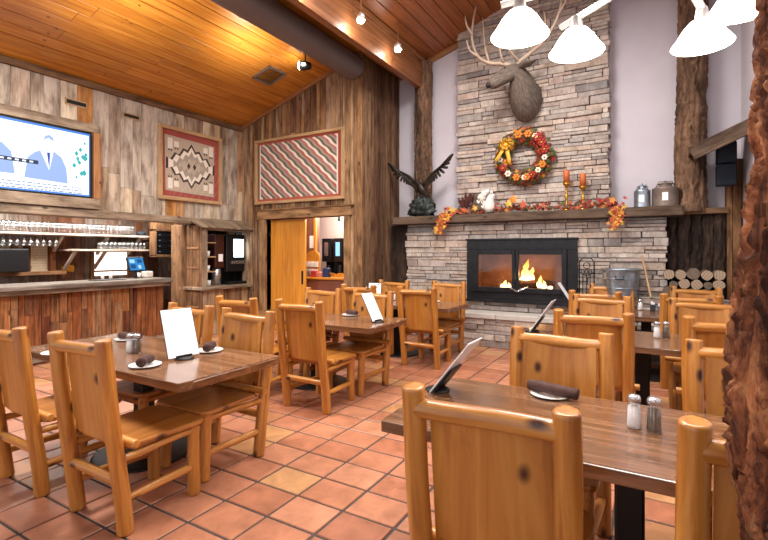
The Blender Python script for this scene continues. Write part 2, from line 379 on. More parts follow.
# back wall with doorway
DX0, DX1, DZ = -6.5, -4.64, 2.13
mb = MB()
planks_y(mb, YB, XL, DX0, 0, lambda x: ceil_z(x)-.005, .06, .14)
planks_y(mb, YB, DX0, DX1, DZ, lambda x: ceil_z(x)-.005, .06, .15, butt=1.6)
planks_y(mb, YB, DX1, XC, 0, lambda x: ceil_z(x)-.005, .05, .11)
mb.bb(XL-.2, DX0, YB, YB+.12, 0, 4.1, mat=1); mb.bb(DX1, XC-.02, YB, YB+.12, 0, 4.8, mat=1); mb.bb(DX0, DX1, YB, YB+.12, DZ, 4.2, mat=1)
struct('wall_back', mb, [M['barn_mid'], M['blackmat']], .003)
mb = MB(); L = 2.87/math.cos(th); mb.box(((XL+XC)/2, YB-.06, ceil_z((XL+XC)/2)-.035), (L*1.03, .04, .06), 'x', Mx)
struct('trim_3', mb, M['trimwood'], .005)
mb = MB(); planks_x(mb, XC-.02, YB-.02, YN, 0, 4.85, .06, .13); mb.bb(XC-.12, XC-.02, YB, YN, 0, 4.85)
struct('wall_corner', mb, M['barn_dark'], .003)
mb = MB(); mb.bb(XC-.12, XR+.1, YN, YN+.15, 0, 6.6); struct('wall_niche', mb, M['plaster'])
mb = MB(); L = 5.4/math.cos(th); mb.box(((XC+XR)/2, YN-.03, ceil_z((XC+XR)/2)-.04), (L, .05, .1), 'x', Mx); struct('trim_4', mb, M['trimwood'], .005)
# right wall with window
mb = MB()
for (y0, y1, z0, z1) in [(7.45, YN, 0, 6.6), (-1.5, 7.45, 0, .9), (-1.5, 7.45, 2.35, 6.6), (-1.5, 1.0, .9, 2.35), (4.1, 4.3, .9, 2.35)]: mb.bb(XR, XR+.12, y0, y1, z0, z1)
struct('wall_right', mb, M['plaster'])
for n, (y0, y1) in enumerate([(4.3, 7.45), (1.0, 4.1)]):
    mb = MB()
    for (a, b, c_, d) in [(y0, y0+.07, .9, 2.35), (y1-.07, y1, .9, 2.35), ((y0+y1)/2-.03, (y0+y1)/2+.03, .9, 2.35), (y0, y1, .9, .97), (y0, y1, 2.28, 2.35)]: mb.bb(XR-.02, XR+.06, a, b, c_, d)
    wf = struct('window_%d' % (n+1), mb, M['door'])
    mb = MB(); mb.bb(XR+.02, XR+.03, y0+.07, y1-.07, .97, 2.28); obj('pane', mb, M['glass'], wf)

# passage behind the doorway
mb = MB()
M['brownpaint'] = mottled('brown_red_wainscot', '#7b4a38', '#8a5644', 4, .6, 0, .03)
mb.bb(-7.35, -7.2, YB+.12, 9.2, 0, 2.9); mb.bb(-7.2, -5.92, 7.45, 7.55, 0, 2.9); mb.bb(-5.92, -4.9, 7.45, 7.55, 0, .98); mb.bb(-4.95, XC-.12, 7.45, 7.55, 0, 2.9)
mb.bb(-5.92, -4.9, 7.45, 7.55, 2.3, 2.9)
struct('wall_passage', mb, M['brownpaint'])
mb = MB(); mb.bb(-6.7, -4.45, 8.35, 8.45, 0, 2.9); struct('wall_coffee', mb, flat('pale_pink_paint', '#dcc3b6', .8))
mb = MB(); mb.bb(-7.35, -4.45, YB+.12, 8.45, 2.6, 2.7); struct('ceiling_passage', mb, M['plaster'])

# door casing, leaf
mb = MB(); yc = YB-.03
for b in [(DX0-.13, DX0, yc-.04, yc+.16, 0, DZ), (DX1, DX1+.12, yc-.04, yc+.16, 0, DZ)]: mb.bb(*b, 'z')
mb.bb(DX0-.18, DX1+.16, yc-.05, yc+.16, DZ, DZ+.16, 'x'); mb.bb(DX0-.2, DX1+.2, yc-.07, yc+.02, DZ+.16, DZ+.19, 'x')
struct('trim_5', mb, barn('rough_tan_casing', [(0, '#8a6848'), (1, '#a8835c')], .5, 1.2), .006)
mb = MB()
x = DX0+.05
for k in range(3): mb.bb(x, x+.283, YB+.06, YB+.1, .01, DZ-.02, 'z'); x += .285
d1 = struct('door_1', mb, M['door'], .002)
mb = MB()
for z in (.4, 1.1, 1.85): mb.bb(DX0+.005, DX0+.05, YB+.045, YB+.06, z-.05, z+.05)
obj('hinge', mb, M['iron'], d1)
mb = MB().bb(DX0+.82, DX0+.86, YB+.052, YB+.06, .9, 1.15); obj('push_plate', mb, M['iron'], d1)

# ------------------------------------------------------------------ stone fireplace
def stones(mb, x0, x1, z0, z1, yf, yb, skip=(), jut=.045):
    z = z0
    while z < z1-.015:
        h = min(R.choice([.055, .07, .085, .1, .12])*R.uniform(.9, 1.1), z1-z)
        x = x0
        while x < x1-.01:
            L = min(R.uniform(.16, .56), x1-x)
            if x1-(x+L) < .07: L = x1-x
            sub = [(z, z+h)] if (h < .095 or R.random() < .6) else [(z, z+h*.48), (z+h*.48, z+h)]
            for (a, b) in sub:
                segs = [(x, x+L)]
                for (sx0, sx1, sz0, sz1) in skip:
                    if b > sz0+.01 and a < sz1-.01:
                        ns = []
                        for (p, q) in segs:
                            if q <= sx0 or p >= sx1: ns.append((p, q))
                            else:
                                if p < sx0: ns.append((p, sx0))
                                if q > sx1: ns.append((sx1, q))
                        segs = ns
                for (p, q) in segs:
                    if q-p < .03: continue
                    e0 = R.uniform(-.03, .012) if p <= x0+.001 else .003
                    e1 = R.uniform(-.03, .012) if q >= x1-.001 else .003
                    j = R.uniform(0, jut); Mt = Matrix.Rotation(R.uniform(-.04, .04), 3, 'Z') @ Matrix.Rotation(R.uniform(-.015, .015), 3, 'Y')
                    cx = (p+e0+q-e1)/2
                    mb.box((cx, (yf-j+yb)/2, (a+b)/2), (q-e1-p-e0, yb-yf+j, b-a-.006), 'x', Mt)
            x += L
        z += h
fp = thing('fireplace', 'stacked grey ledgestone fireplace with a timber mantel and raised hearth', 'fireplace', (-1.8, 7.7, 0))
fp.location = (0, 0, 0)
BX0, BX1, BY = -3.90, .14, 7.55
IX0, IX1, IZ0, IZ1 = -2.73, -1.0, .70, 1.71
mb = MB(); stones(mb, BX0, BX1, 0, 1.99, BY, YN-.002, [(IX0+.06, IX1-.06, IZ0+.04, IZ1-.06)])
obj('stone_base', mb, M['stone'], fp, .007)
mb = MB()
for b in [(BX0+.04, IX0+.08, BY+.03, YN-.01, 0, 1.98), (IX1-.08, BX1-.04, BY+.03, YN-.01, 0, 1.98), (IX0, IX1, BY+.03, YN-.01, 0, IZ0+.05), (IX0, IX1, BY+.03, YN-.01, IZ1-.07, 1.98), (-2.92, -.66, 7.76, YN-.01, 2.1, 5.9)]: mb.bb(*b)
obj('mortar', mb, M['mortar'], fp)
mb = MB(); stones(mb, -2.98, -.60, 2.12, 5.95, 7.7, YN-.002); obj('chimney_breast', mb, M['stone'], fp, .007)
mb = MB(); stones(mb, -2.68, .2, 0, .45, 7.17, BY+.02)
mb.bb(-2.62, .15, 7.22, BY, 0, .45)
stones(mb, -.72, .82, .53, .88, 7.33, BY-.02); obj('hearth', mb, M['stone'], fp, .007)
M['slab'] = mottled('pale_hearth_slab', '#b0a9a1', '#cbc4bc', 5, .6, 0, .1)
mb = MB(); x = -2.72
while x < .2:
    L = min(R.uniform(.5, .8), .22-x); mb.bb(x, x+L-.006, 7.11, BY, .45, .53, 'x'); x += L
obj('hearth_slab', mb, M['slab'], fp, .008)
mb = MB(); mb.box((-1.895, 7.655, 2.06), (4.47, .55, .14), 'x'); mb.box((-1.895, 7.40, 2.055), (4.44, .06, .12), 'x')
obj('mantel_shelf', mb, M['mantel'], fp, .014, seg=2)
# insert
ins = thing('fireplace_insert', 'black cast iron wood burning insert with two glazed doors and lit fire', 'stove', (0, 0, 0))
YF = 7.46; GX = [(-2.53, -1.97), (-1.86, -1.22)]; GZ0, GZ1 = .93, 1.46
mb = MB()
mb.bb(IX0, IX1, YF, YF+.05, 1.54, IZ1); mb.bb(IX0, IX1, YF, YF+.05, IZ0, .85); mb.bb(IX0, -2.62, YF, YF+.05, .85, 1.54); mb.bb(-1.14, IX1, YF, YF+.05, .85, 1.54)
mb.bb(IX0-.02, IX1+.02, YF-.015, YF+.05, IZ1-.02, IZ1+.01); mb.bb(IX0-.02, IX1+.02, YF-.015, YF+.05, IZ0-.02, IZ0+.02)
obj('surround', mb, M['iron'], ins, .004)
for z in (1.60, .765):
    for k in range(34): xx = IX0+.20+k*.04; obj('vent_slot', MB().bb(xx, xx+.018, YF-.004, YF+.001, z-.012, z+.012), M['blackmat'], ins)
mb = MB(); mb.bb(IX1-.36, IX1-.2, YF-.008, YF, 1.63, 1.66); obj('badge', mb, M['blackmat'], ins)
for k, (a, b) in enumerate([(-2.62, -1.915), (-1.915, -1.14)]):
    g0, g1 = GX[k]; mb = MB(); y0, y1 = YF-.03, YF+.02
    mb.bb(a+.003, g0, y0, y1, .85, 1.54); mb.bb(g1, b-.003, y0, y1, .85, 1.54); mb.bb(g0, g1, y0, y1, .85, GZ0); mb.bb(g0, g1, y0, y1, GZ1, 1.54)
    dr = obj('door', mb, M['iron'], ins, .005)
    mb = MB(); mb.bb(g0-.01, g1+.01, YF-.005, YF+.0, GZ0-.01, GZ1+.01); obj('glass_pane', mb, M['pane'], dr)
mb = MB().sweep([(-1.99, YF-.04, .92), (-1.87, YF-.09, .88), (-1.70, YF-.1, .95)], [.014, .012, .014], 8); obj('handle', mb, M['steel'], ins)
mb = MB(); M['firebrick'] = mottled('warm_firebrick', '#6e4c38', '#94694c', 6, .9, 0, .2)
fx0, fx1 = -2.66, -1.1
mb.bb(fx0, fx1, 7.9, 7.93, .86, 1.6); mb.bb(fx0, fx0+.03, YF+.06, 7.9, .8, 1.6); mb.bb(fx1-.03, fx1, YF+.06, 7.9, .8, 1.6); mb.bb(fx0, fx1, YF+.06, 7.9, .86, .89); mb.bb(fx0, fx1, YF+.06, 7.9, 1.58, 1.61)
obj('firebox', mb, M['firebrick'], ins)
def fire_mat(nm, st):
    t = NT(nm); g = t.gco(); t.t.nodes.remove(t.b)
    sx = t.n('ShaderNodeSeparateXYZ'); t.l(g, sx.inputs[0])
    e = t.n('ShaderNodeEmission'); t.l(t.ramp(sx.outputs[2], [(0, '#fff2c0'), (.12, '#ffd070'), (.3, '#ff8a20')]), e.inputs[0]); e.inputs[1].default_value = st
    tr = t.n('ShaderNodeBsdfTransparent'); m = t.n('ShaderNodeMixShader'); t.l(t.ramp(sx.outputs[2], [(0, .95), (.35, .5)]), m.inputs[0]); t.l(tr.outputs[0], m.inputs[1]); t.l(e.outputs[0], m.inputs[2]); t.l(m.outputs[0], t.out.inputs[0]); return t.m
M['flame'] = fire_mat('flame', 6)
def flame(x, y, z, h, r):
    mb = MB(); n = 12; ph = R.uniform(0, 6); vs = []; gs = []
    for i in range(n+1):
        t = i/n; rr = r*(math.sin(PI*min(t*1.25+.18, 1))**.8 if t < .62 else (1-t)/.38*.72)+.001; ox = .22*r*math.sin(t*5+ph)*t*2
        for j in range(8):
            a = 2*PI*j/8; vs.append(V((x+ox+rr*math.cos(a), y+rr*.6*math.sin(a), z+h*t))); gs.append(V((0, 0, h*t)))
    mb.add(vs, [(i*8+j, i*8+(j+1) % 8, (i+1)*8+(j+1) % 8, (i+1)*8+j) for i in range(n) for j in range(8)], gs, 0, True); return mb
for a in [(-1.80, 7.68, 1.02, .36, .075), (-1.73, 7.72, 1.02, .24, .06), (-1.86, 7.7, 1.0, .18, .05), (-1.58, 7.64, .93, .2, .045), (-1.52, 7.66, .92, .13, .045), (-1.43, 7.68, .91, .1, .04), (-2.12, 7.62, .91, .13, .04), (-2.07, 7.64, .91, .09, .035), (-2.18, 7.64, .91, .07, .035)]:
    tag(obj('flame', flame(*a), M['flame']), 'orange flame licking up between the burning logs', 'flame', 'flames in the fireplace')
for (p, q, r, l) in [((-2.3, 7.74, .94), (-1.5, 7.8, .95), .06, 'charred log lying at the back of the fire'), ((-2.0, 7.66, 1.0), (-1.35, 7.72, .98), .055, 'charred log lying across the front of the fire')]:
    mb = MB().log(p, q, r, r, 10, 6, .02, .01, amp=.01); tag(obj('burning_log', mb, mottled('charred_wood', '#1c120d', '#5a3420', 14, .9, 0, .5)), l, 'log')
point('fire_glow', (-1.75, 7.58, 1.15), 8, (1, .6, .3), .06); point('fire_glow', (-2.2, 7.58, 1.05), 4, (1, .6, .3), .06)

# ------------------------------------------------------------------ timber columns, bark panels, beam, duct
def profile(pts):
    def f(z):
        for (a, b) in zip(pts, pts[1:]):
            if z <= b[0]: t = (z-a[0])/(b[0]-a[0]); return a[1]+(b[1]-a[1])*max(0, t)
        return pts[-1][1]
    return f
mb = MB().log((-3.70, 7.81, 2.13), (-3.70, 7.81, 5.0), .16, .155, 60, 160, .03, 0, amp=.03, nf=2.2, af=3)
tag(obj('log_column', mb, M['bark_brown']), 'rough log column rising behind the bronze eagle to the ceiling', 'column')
mb = MB().log((.44, 7.76, 2.05), (.44, 7.76, 6.3), .19, .165, 60, 220, .04, 0, amp=.03, nf=2.2, af=3)
tag(obj('log_column', mb, M['bark_brown']), 'rough log column between the mantel end and the small sloped roof', 'column')
pf = profile([(0, .2), (.4, .17), (.8, .13), (.93, .15), (1.05, .172), (1.2, .176), (1.35, .166), (1.45, .155), (1.6, .14), (1.70, .118), (1.76, .128), (2.0, .117), (2.6, .12), (6.2, .12)])
HC = 6.2
mb = MB(); pr = lambda t: pf(t*HC)
mb.log((.32, 1.265, 0), (.32, 1.265, HC), .15, .15, 150, 640, .0, 0, prof=pr, amp=.042, nf=1.7, af=3.6)
tag(obj('log_column', mb, M['bark_red']), 'thick orange-brown barked tree trunk column in the near foreground', 'column')
# bark wainscot on both ends of the base
mb = MB(); 
for (x0, x1) in [(XC+.01, BX0)]: mb.bb(x0, x1, 7.62, YN, 0, 1.99)
struct('trim_6', mb, M['bark_dark'])
mb = MB(); x = BX1+.01
while x < .84: L = min(R.uniform(.12, .22), .84-x); mb.log((x+L/2, 7.8, .0), (x+L/2, 7.8, 2.02), L/2+.01, L/2+.01, 24, 60, .02, 0, amp=.03, nf=2.5, af=2.5); x += L
struct('trim_7', mb, M['bark_dark'])
mb = MB(); mb.bb(.30, .86, 7.66, YN, 2.02, 2.1, 'x'); struct('trim_8', mb, M['barn_dark'], .008)
mb = MB(); planks_y(mb, 7.78, .84, XR, 0, 2.75, .05, .1); mb.bb(.84, XR, 7.78, YN, 0, 2.75)
struct('trim_9', mb, M['barn_brown'], .003)
# beam
mb = MB(); mb.bb(-3.79, -3.7, -1.5, 7.9, 4.5, 5.02, 'y'); mb.bb(-3.7, -3.675, -1.5, 7.9, 4.5, 5.05, 'y'); mb.bb(-3.675, -3.64, -1.5, 7.9, 4.98, 5.06, 'y')
tag(obj('ceiling_beam', mb, M['beam'], None, .006), 'red-brown boxed ceiling beam lit by the recessed spots', 'beam')
# duct
mb = MB(); prof = [(.001, 0), (.19, 0), (.215, .012), (.22, .03)]
z = .06
mb.lathe([(.001, 0), (.19, .0), (.205, .02)]+[(.205+(.005 if k % 12 == 0 else 0), .05+k*.1) for k in range(80)], (-4.42, 6.6, 4.64), 36, 0, Matrix.Rotation(PI/2, 3, 'X'))
duct = tag(obj('air_duct', mb, M['grey_metal']), 'long round dark grey ventilation duct hung under the ceiling', 'duct')
# track spot by the duct
sp = thing('ceiling_spotlight', 'small dark spotlight on a bracket beside the round duct', 'light', (0, 0, 0))
mb = MB().log((-4.83, 5.8, 4.52), (-4.83, 5.8, 4.70), .012, .012, 8, 2, 0, .002); obj('stem', mb, M['black'], sp)
mb = MB().lathe([(.04, -.09), (.06, -.07), (.075, .05), (.07, .09)], (-4.83, 5.8, 4.48), 16, 0, V((0, 0, 1)).rotation_difference(V((-.8, -.3, .1))).to_matrix()); obj('housing', mb, M['black'], sp)
mb = MB().lathe([(.001, 0), (.066, 0), (.066, .01)], V((-4.83, 5.8, 4.48))+V((-.8, -.3, .1)).normalized()*.091, 16, 0, V((0, 0, 1)).rotation_difference(V((-.8, -.3, .1))).to_matrix()); obj('lens', mb, M['bulb'], sp)
# spots beside beam
for k, (y, l) in enumerate([(5.38, 'small bright spotlight under the ceiling, the nearer of two beside the beam'), (6.45, 'small bright spotlight under the ceiling, the one closer to the log column'), (4.31, 'small bright spotlight out at the near end of the beam')]):
    s_ = thing('downlight', l, 'light', (-3.5, y, 4.7))
    obj('stem', MB().log((0, 0, .05), (0, 0, ceil_z(-3.5)-4.7), .01, .01, 8, 2, 0, .002), M['beam'], s_)
    obj('housing', MB().lathe([(.045, 0), (.055, .0), (.055, .07), (.02, .1)], (0, 0, 0), 16), M['silver'], s_)
    obj('bulb', MB().lathe([(.001, -.045), (.04, -.035), (.056, 0), (.05, .01)], (0, 0, 0), 16), M['bulb'], s_)
    spot('downlight_beam', (-3.5, y, 4.64), (-3.68, y-.1, 3.2), 45, NEUT, 110, .04)
    point('downlight_glow', (-3.54, y-.05, 4.62), 3.0, NEUT, .03)
# ceiling vent
mb = MB(); cx, cy = -5.6, 5.8; cz = ceil_z(cx)-.012
for (dx, dy, sx, sy) in [(-.19, 0, .03, .41), (.19, 0, .03, .41), (0, -.19, .41, .03), (0, .19, .41, .03)]: mb.box(V((cx, cy, cz))+Mx @ V((dx, dy, 0)), (sx, sy, .02), 'y', Mx)
cv = tag(obj('ceiling_vent', mb, M['grey_metal']), 'square dark grille vent in the pine ceiling boards', 'vent')
mb = MB()
for k in range(9): mb.box(V((cx, cy, cz))+Mx @ V((-.16+k*.04, 0, .004)), (.022, .36, .006), 'y', Mx @ Matrix.Rotation(.5, 3, 'Y'))
obj('slats', mb, M['iron'], cv)
# wall vents on upper left wall
for (y0, y1, z0, z1, l) in [(3.38, 3.68, 3.58, 3.67, 'narrow dark slot vent high above the television'), (4.2, 4.48, 3.6, 3.68, 'narrow dark slot vent between television and framed zigzag rug')]:
    t_ = tag(obj('wall_vent', MB().bb(XL+.006, XL+.016, y0, y1, z0, z1), M['frame']), l, 'vent')
    mb = MB()
    mb.bb(XL+.015, XL+.018, y0+.02, y1-.02, z0+.018, z1-.018)
    for k in range(12): yy = y0+.022+k*(y1-y0-.04)/12; mb.bb(XL+.018, XL+.021, yy, yy+.004, z0+.018, z1-.018)
    obj('grille', mb, M['blackmat'], t_)

# ------------------------------------------------------------------ television and rugs
def yz(mb, pts, x0, x1, mat=0):          # polygon in (y,z) extruded along x
    mb.prism(pts, 0, 1, Matrix(((0, 0, x1-x0), (1, 0, 0), (0, 1, 0))), (x0, 0, 0), mat)
tv = thing('television', 'large lit wall television in a weathered timber frame above the bar', 'television')
mb = MB(); y0, y1, z0, z1 = 1.87, 3.7, 2.28, 3.22
mb.bb(XL+.01, XL+.09, y0, y1, z0, z1); obj('casing', mb, M['blackmat'], tv, .004)
em = lambda n, c, s=1.0: flat(n, '#000000', .3, 0, c, s)
mb = MB(); xx = XL+.091
mb.bb(xx, xx+.002, y0+.02, y1-.03, z0+.02, z1-.02, mat=0)
def r_(a, b, c_, d, m, k): yz(mb, [(a, c_), (b, c_), (b, d), (a, d)], xx+.002, xx+.002+k*.0006, m)
r_(y0+.02, y1-.03, 3.17, 3.2, 1, 1); r_(y0+.02, y1-.03, z0+.02, z0+.04, 1, 1); r_(y1-.045, y1-.03, z0+.02, z1-.02, 1, 1)
yz(mb, [(2.86, 2.47), (2.9, 2.74), (2.98, 2.82), (3.08, 2.87), (3.2, 2.87), (3.3, 2.8), (3.36, 2.66), (3.38, 2.45)], xx+.002, xx+.003, 2)
yz(mb, [(3.04, 2.86), (3.15, 2.6), (3.2, 2.86)], xx+.002, xx+.0036, 0)
yz(mb, [(3.12, 2.84), (3.16, 2.84), (3.15, 2.6)], xx+.002, xx+.004, 3)
yz(mb, [(3.14+.06*math.cos(a), 2.97+.085*math.sin(a)) for a in [k*PI/8 for k in range(16)]], xx+.002, xx+.0042, 4)
yz(mb, [(3.08, 3.0), (3.1, 3.06), (3.15, 3.08), (3.2, 3.05), (3.2, 3.0), (3.14, 3.04)], xx+.002, xx+.0048, 2)
yz(mb, [(2.5, 2.5), (2.5, 2.85), (2.62, 2.88), (2.72, 2.78), (2.76, 2.5)], xx+.002, xx+.003, 2)
for k in range(14):
    a = R.uniform(3.46, 3.62); z = R.uniform(2.5, 3.1); s = R.uniform(.02, .05); yz(mb, [(a, z-s), (a+s*.8, z), (a, z+s*1.2), (a-s*.8, z)], xx+.002, xx+.0032+k*.00005, 5)
r_(2.55, 3.02, 2.66, 2.71, 6, 3)
for k in range(5): r_(2.6+k*.08, 2.64+k*.08, 2.675, 2.695, 0, 4)
for row, z in enumerate((2.40, 2.36, 2.325)):
    y = 2.3
    while y < 3.55:
        L = R.uniform(.02, .07); r_(y, y+L, z, z+.015, 7, 3); y += L+.015
obj('screen', mb, [em('screen_white', '#f2f6ff', 1.4), em('screen_blue', '#3f7fdc', 1.1), em('screen_suit', '#93acdd', 1.15), em('screen_tie', '#2a50b0'), em('screen_skin', '#e8d8d4', 1.2), em('screen_teal', '#38a8a8', 1.1), em('screen_banner', '#1a3a5c', .8), em('screen_text', '#7d93b8')], tv)
mb = MB(); mb.bb(XL+.008, XL+.1, 1.5, 3.82, 2.125, 2.275, 'y'); mb.bb(XL+.008, XL+.06, 1.5, 3.82, 3.24, 3.37, 'y'); mb.bb(XL+.008, XL+.11, 3.725, 3.82, 2.275, 3.24, 'z', 1); mb.bb(XL+.008, XL+.11, 1.75, 1.85, 2.275, 3.24, 'z')
obj('timber_frame', mb, [M['counter'], M['trimwood']], tv, .006)
# zigzag rug (left wall)
rg = thing('framed_rug', 'framed woven rug with black and white zigzag diamonds inside a red border', 'framed rug')
y0, y1, z0, z1 = 4.78, 6.07, 2.39, 3.64; X = XL+.012; fw = .06
mb = MB(); mb.bb(X, X+.06, y0, y1, z0, z0+fw, 'y'); mb.bb(X, X+.06, y0, y1, z1-fw, z1, 'y'); mb.bb(X, X+.06, y0, y0+fw, z0+fw, z1-fw); mb.bb(X, X+.06, y1-fw, y1, z0+fw, z1-fw)
obj('frame', mb, M['frame'], rg, .004)
def cloth(n, c): return mottled(n, c[0], c[1], 60, .95, 0, .3)
cR = cloth('rug_red', ('#8e3f38', '#a85048')); cT = cloth('rug_tan', ('#ab9c8a', '#bdb09f')); cG = cloth('rug_grey', ('#94897e', '#a79d92')); cW = cloth('rug_cream', ('#dcd4c6', '#ece5d8')); cK = cloth('rug_black', ('#2b2622', '#3a332e'))
mb = MB(); mb.bb(X+.002, X+.015, y0+fw, y1-fw, z0+fw, z1-fw, mat=0); yz(mb, [(y0+.14, z0+.16), (y1-.16, z0+.13), (y1-.15, z1-.18), (y0+.12, z1-.15)], X+.015, X+.018, 1)
cy, cz = (y0+y1)/2, (z0+z1)/2
def dia(hw, hh, n, m, k, sgn=1):
    pts = []
    prof = []
    for i in range(n*2+1):
        t = -1+i/n; a = 1-abs(t); base = hh*(.25+.75*a); prof.append((cy+hw*t, max(.02, base-(.075 if i % 2 else 0))))
    pts = [(y, cz+h) for y, h in prof]+[(y, cz-h) for y, h in reversed(prof)]
    yz(mb, pts, X+.018, X+.018+k*.0012, m)
dia(.50, .40, 6, 4, 1); dia(.455, .345, 6, 3, 2); dia(.36, .27, 6, 2, 3); dia(.25, .17, 5, 1, 4)
for s in (-.06, .06): yz(mb, [(cy+s-.035, cz), (cy+s, cz-.06), (cy+s+.035, cz), (cy+s, cz+.06)], X+.018, X+.0265, 4)
for (a, b) in [(-.42, .34), (-.3, .34), (.3, .34), (.42, .34), (-.42, -.34), (-.3, -.34), (.3, -.34), (.42, -.34)]:
    hh = .09 if abs(a) > .35 else .05
    yz(mb, [(cy+a-.045, cz+b-hh), (cy+a+.045, cz+b-hh), (cy+a+.045, cz+b+hh), (cy+a-.045, cz+b+hh)], X+.018, X+.02, 3)
    q = -1 if b > 0 else 1
    for e in (-.022, .022): yz(mb, sorted_tri if False else [(cy+a+e-.02, cz+b+q*(hh+.01)), (cy+a+e+.02, cz+b+q*(hh+.01)), (cy+a+e, cz+b+q*(hh+.05))], X+.018, X+.02, 4)
obj('rug', mb, [cR, cT, cG, cW, cK], rg)
mb = MB(); mb.bb(X+.045, X+.048, y0+fw, y1-fw, z0+fw, z1-fw); obj('glazing', mb, glassy('frame_glass', (1, 1, 1, 1), .05, .03), rg)
# striped rug (back wall)
rg = thing('framed_rug', 'framed woven rug with wavy diagonal stripes above the doorway', 'framed rug')
x0, x1, z0, z1 = -6.74, -4.63, 2.42, 3.66; Y = YB-.034; fw = .05
def xz(mb, pts, ya, yb, mat=0): mb.prism(pts, 0, 1, Matrix(((1, 0, 0), (0, 0, yb-ya), (0, 1, 0))), (0, ya, 0), mat)
mb = MB(); mb.bb(x0, x1, Y-.06, Y, z0, z0+fw, 'x'); mb.bb(x0, x1, Y-.06, Y, z1-fw, z1, 'x'); mb.bb(x0, x0+fw, Y-.06, Y, z0+fw, z1-fw); mb.bb(x1-fw, x1, Y-.06, Y, z0+fw, z1-fw)
obj('frame', mb, M['frame'], rg, .004)
mb = MB(); mb.bb(x0+fw, x1-fw, Y-.012, Y-.002, z0+fw, z1-fw, mat=0)
a0, a1, b0, b1 = x0+.13, x1-.17, z0+.10, z1-.09
cols = [3, 1, 2, 1, 4, 1, 3, 5, 1]; sw = .062
cnt = int((a1-a0+ (b1-b0)*1.15)/sw)+2
nz = 60
for i in range(cnt):
    m = [3, 4, 5, 2, 3, 4, 5, 0][i % 8]
    for k in range(nz):
        za = b0+(b1-b0)*k/nz; zb = b0+(b1-b0)*(k+1)/nz; zm = (za+zb)/2
        sh = lambda z: a0-(b1-b0)*1.15+i*sw+(b1-z)*1.15+.012*math.sin(z*40)
        l0, r0 = sh(zm), sh(zm)+sw
        l0 = max(l0, a0); r0 = min(r0, a1)
        if r0-l0 > .004: mb.bb(l0, r0, Y-.0135, Y-.012, za, zb, mat=m)
mb.bb(a1, a1+.03, Y-.0135, Y-.012, b0, b1, mat=3); mb.bb(a0-.03, a0, Y-.0135, Y-.012, b0, b1, mat=3); mb.bb(a0-.07, a0-.03, Y-.0135, Y-.012, b0, b1, mat=4)
obj('rug', mb, [cloth('rug_rust', ('#9a4a3a', '#ad5a46')), cT, cloth('rug_rose', ('#9b5a55', '#b06c66')), cloth('rug_ivory', ('#cfc6ba', '#e0d8cc')), cloth('rug_olive', ('#4f4a3c', '#676050')), cloth('rug_taupe', ('#8a7f76', '#9c9188'))], rg)

# ------------------------------------------------------------------ bar
bar = thing('bar_counter', 'long bar counter of russet upright planks with a worn timber top', 'bar')
mb = MB(); planks_x(mb, XL+.02, -1.4, 4.86, 0, .985, .05, .12, butt=.9); mb.bb(XL-.04, XL+.02, -1.4, 4.86, 0, .985); obj('plank_front', mb, M['barn_red'], bar, .003)
mb = MB(); mb.bb(XL-.5, XL+.2, -1.4, 4.95, 1.0, 1.065, 'y'); obj('countertop', mb, M['bartop'], bar, .01)
mb = MB(); mb.bb(XL-.04, XL+.14, -1.4, 4.93, .94, 1.0, 'y'); mb.bb(XL+.02, XL+.06, -1.4, 4.86, .02, .12, 'y'); obj('edge_board', mb, M['counter'], bar, .006)
mb = MB(); planks_x(mb, -8.95, -1.0, YB, 0, 2.38, .12, .24, .02, 1.0); mb.bb(-9.1, -8.95, -1.0, 4.72, 0, 2.4); mb.bb(-9.1, -8.95, 5.3, YB, 0, 2.4); mb.bb(-9.1, -8.95, 4.72, 5.3, 0, 1.05); mb.bb(-9.1, -8.95, 4.72, 5.3, 1.5, 2.4)
struct('wall_bar', mb, M['barn_back'], .003)
mb = MB(); mb.bb(-9.1, XL-.2, YB-.02, YB+.12, 0, 2.4); mb.bb(-9.1, XL-.2, -1.0, YB+.1, 2.4, 2.45); struct('ceiling_bar', mb, M['barn_dark'])
# service window
t_ = thing('service_hatch', 'brightly lit white hatch in the plank wall behind the bar', 'hatch')
mb = MB(); mb.bb(-8.925, -8.91, 4.70, 5.32, 1.06, 1.5); obj('lit_panel', mb, flat('lit_hatch_white', '#ffffff', .5, 0, '#fff6ea', 1.6), t_)
mb = MB(); mb.bb(-8.925, -8.88, 4.64, 5.38, 1.5, 1.56, 'y'); mb.bb(-8.925, -8.88, 4.64, 4.70, 1.0, 1.5); mb.bb(-8.925, -8.88, 5.32, 5.38, 1.0, 1.5); mb.bb(-8.91, -8.87, 4.70, 5.32, 1.13, 1.16, 'y'); obj('hatch_frame', mb, M['trimwood'], t_)
# stone-look mirrors behind the bar
t_ = thing('wall_shelf_cabinet', 'framed stone-backed niche on the wall behind the bar', 'cabinet')
mb = MB()
for yy in (2.7, 3.1, 3.45, 3.62, 3.98): mb.bb(-8.925, -8.8, yy-.04, yy+.04, 1.18, 1.62)
mb.bb(-8.925, -8.7, 2.6, 4.15, 1.12, 1.18, 'y'); obj('frame', mb, M['barn_red'], t_, .004)
mb = MB(); 
z = 1.18
while z < 1.6:
    y = 2.7
    while y < 3.95: L = min(R.uniform(.06, .14), 3.98-y); mb.bb(-8.92, -8.89+R.uniform(0, .012), y, y+L-.004, z, z+.04, 'y'); y += L
    z += .044
obj('stone_backing', mb, flat('cream_stone', '#cdbb9c', .8), t_)
mb = MB(); mb.bb(-8.75, -8.4, 3.05, 3.48, 1.19, 1.55); o = obj('back_register', mb, M['black'], None, .02); o.name = 'till'; tag(o, 'dark boxy till on the ledge behind the bar', 'till')
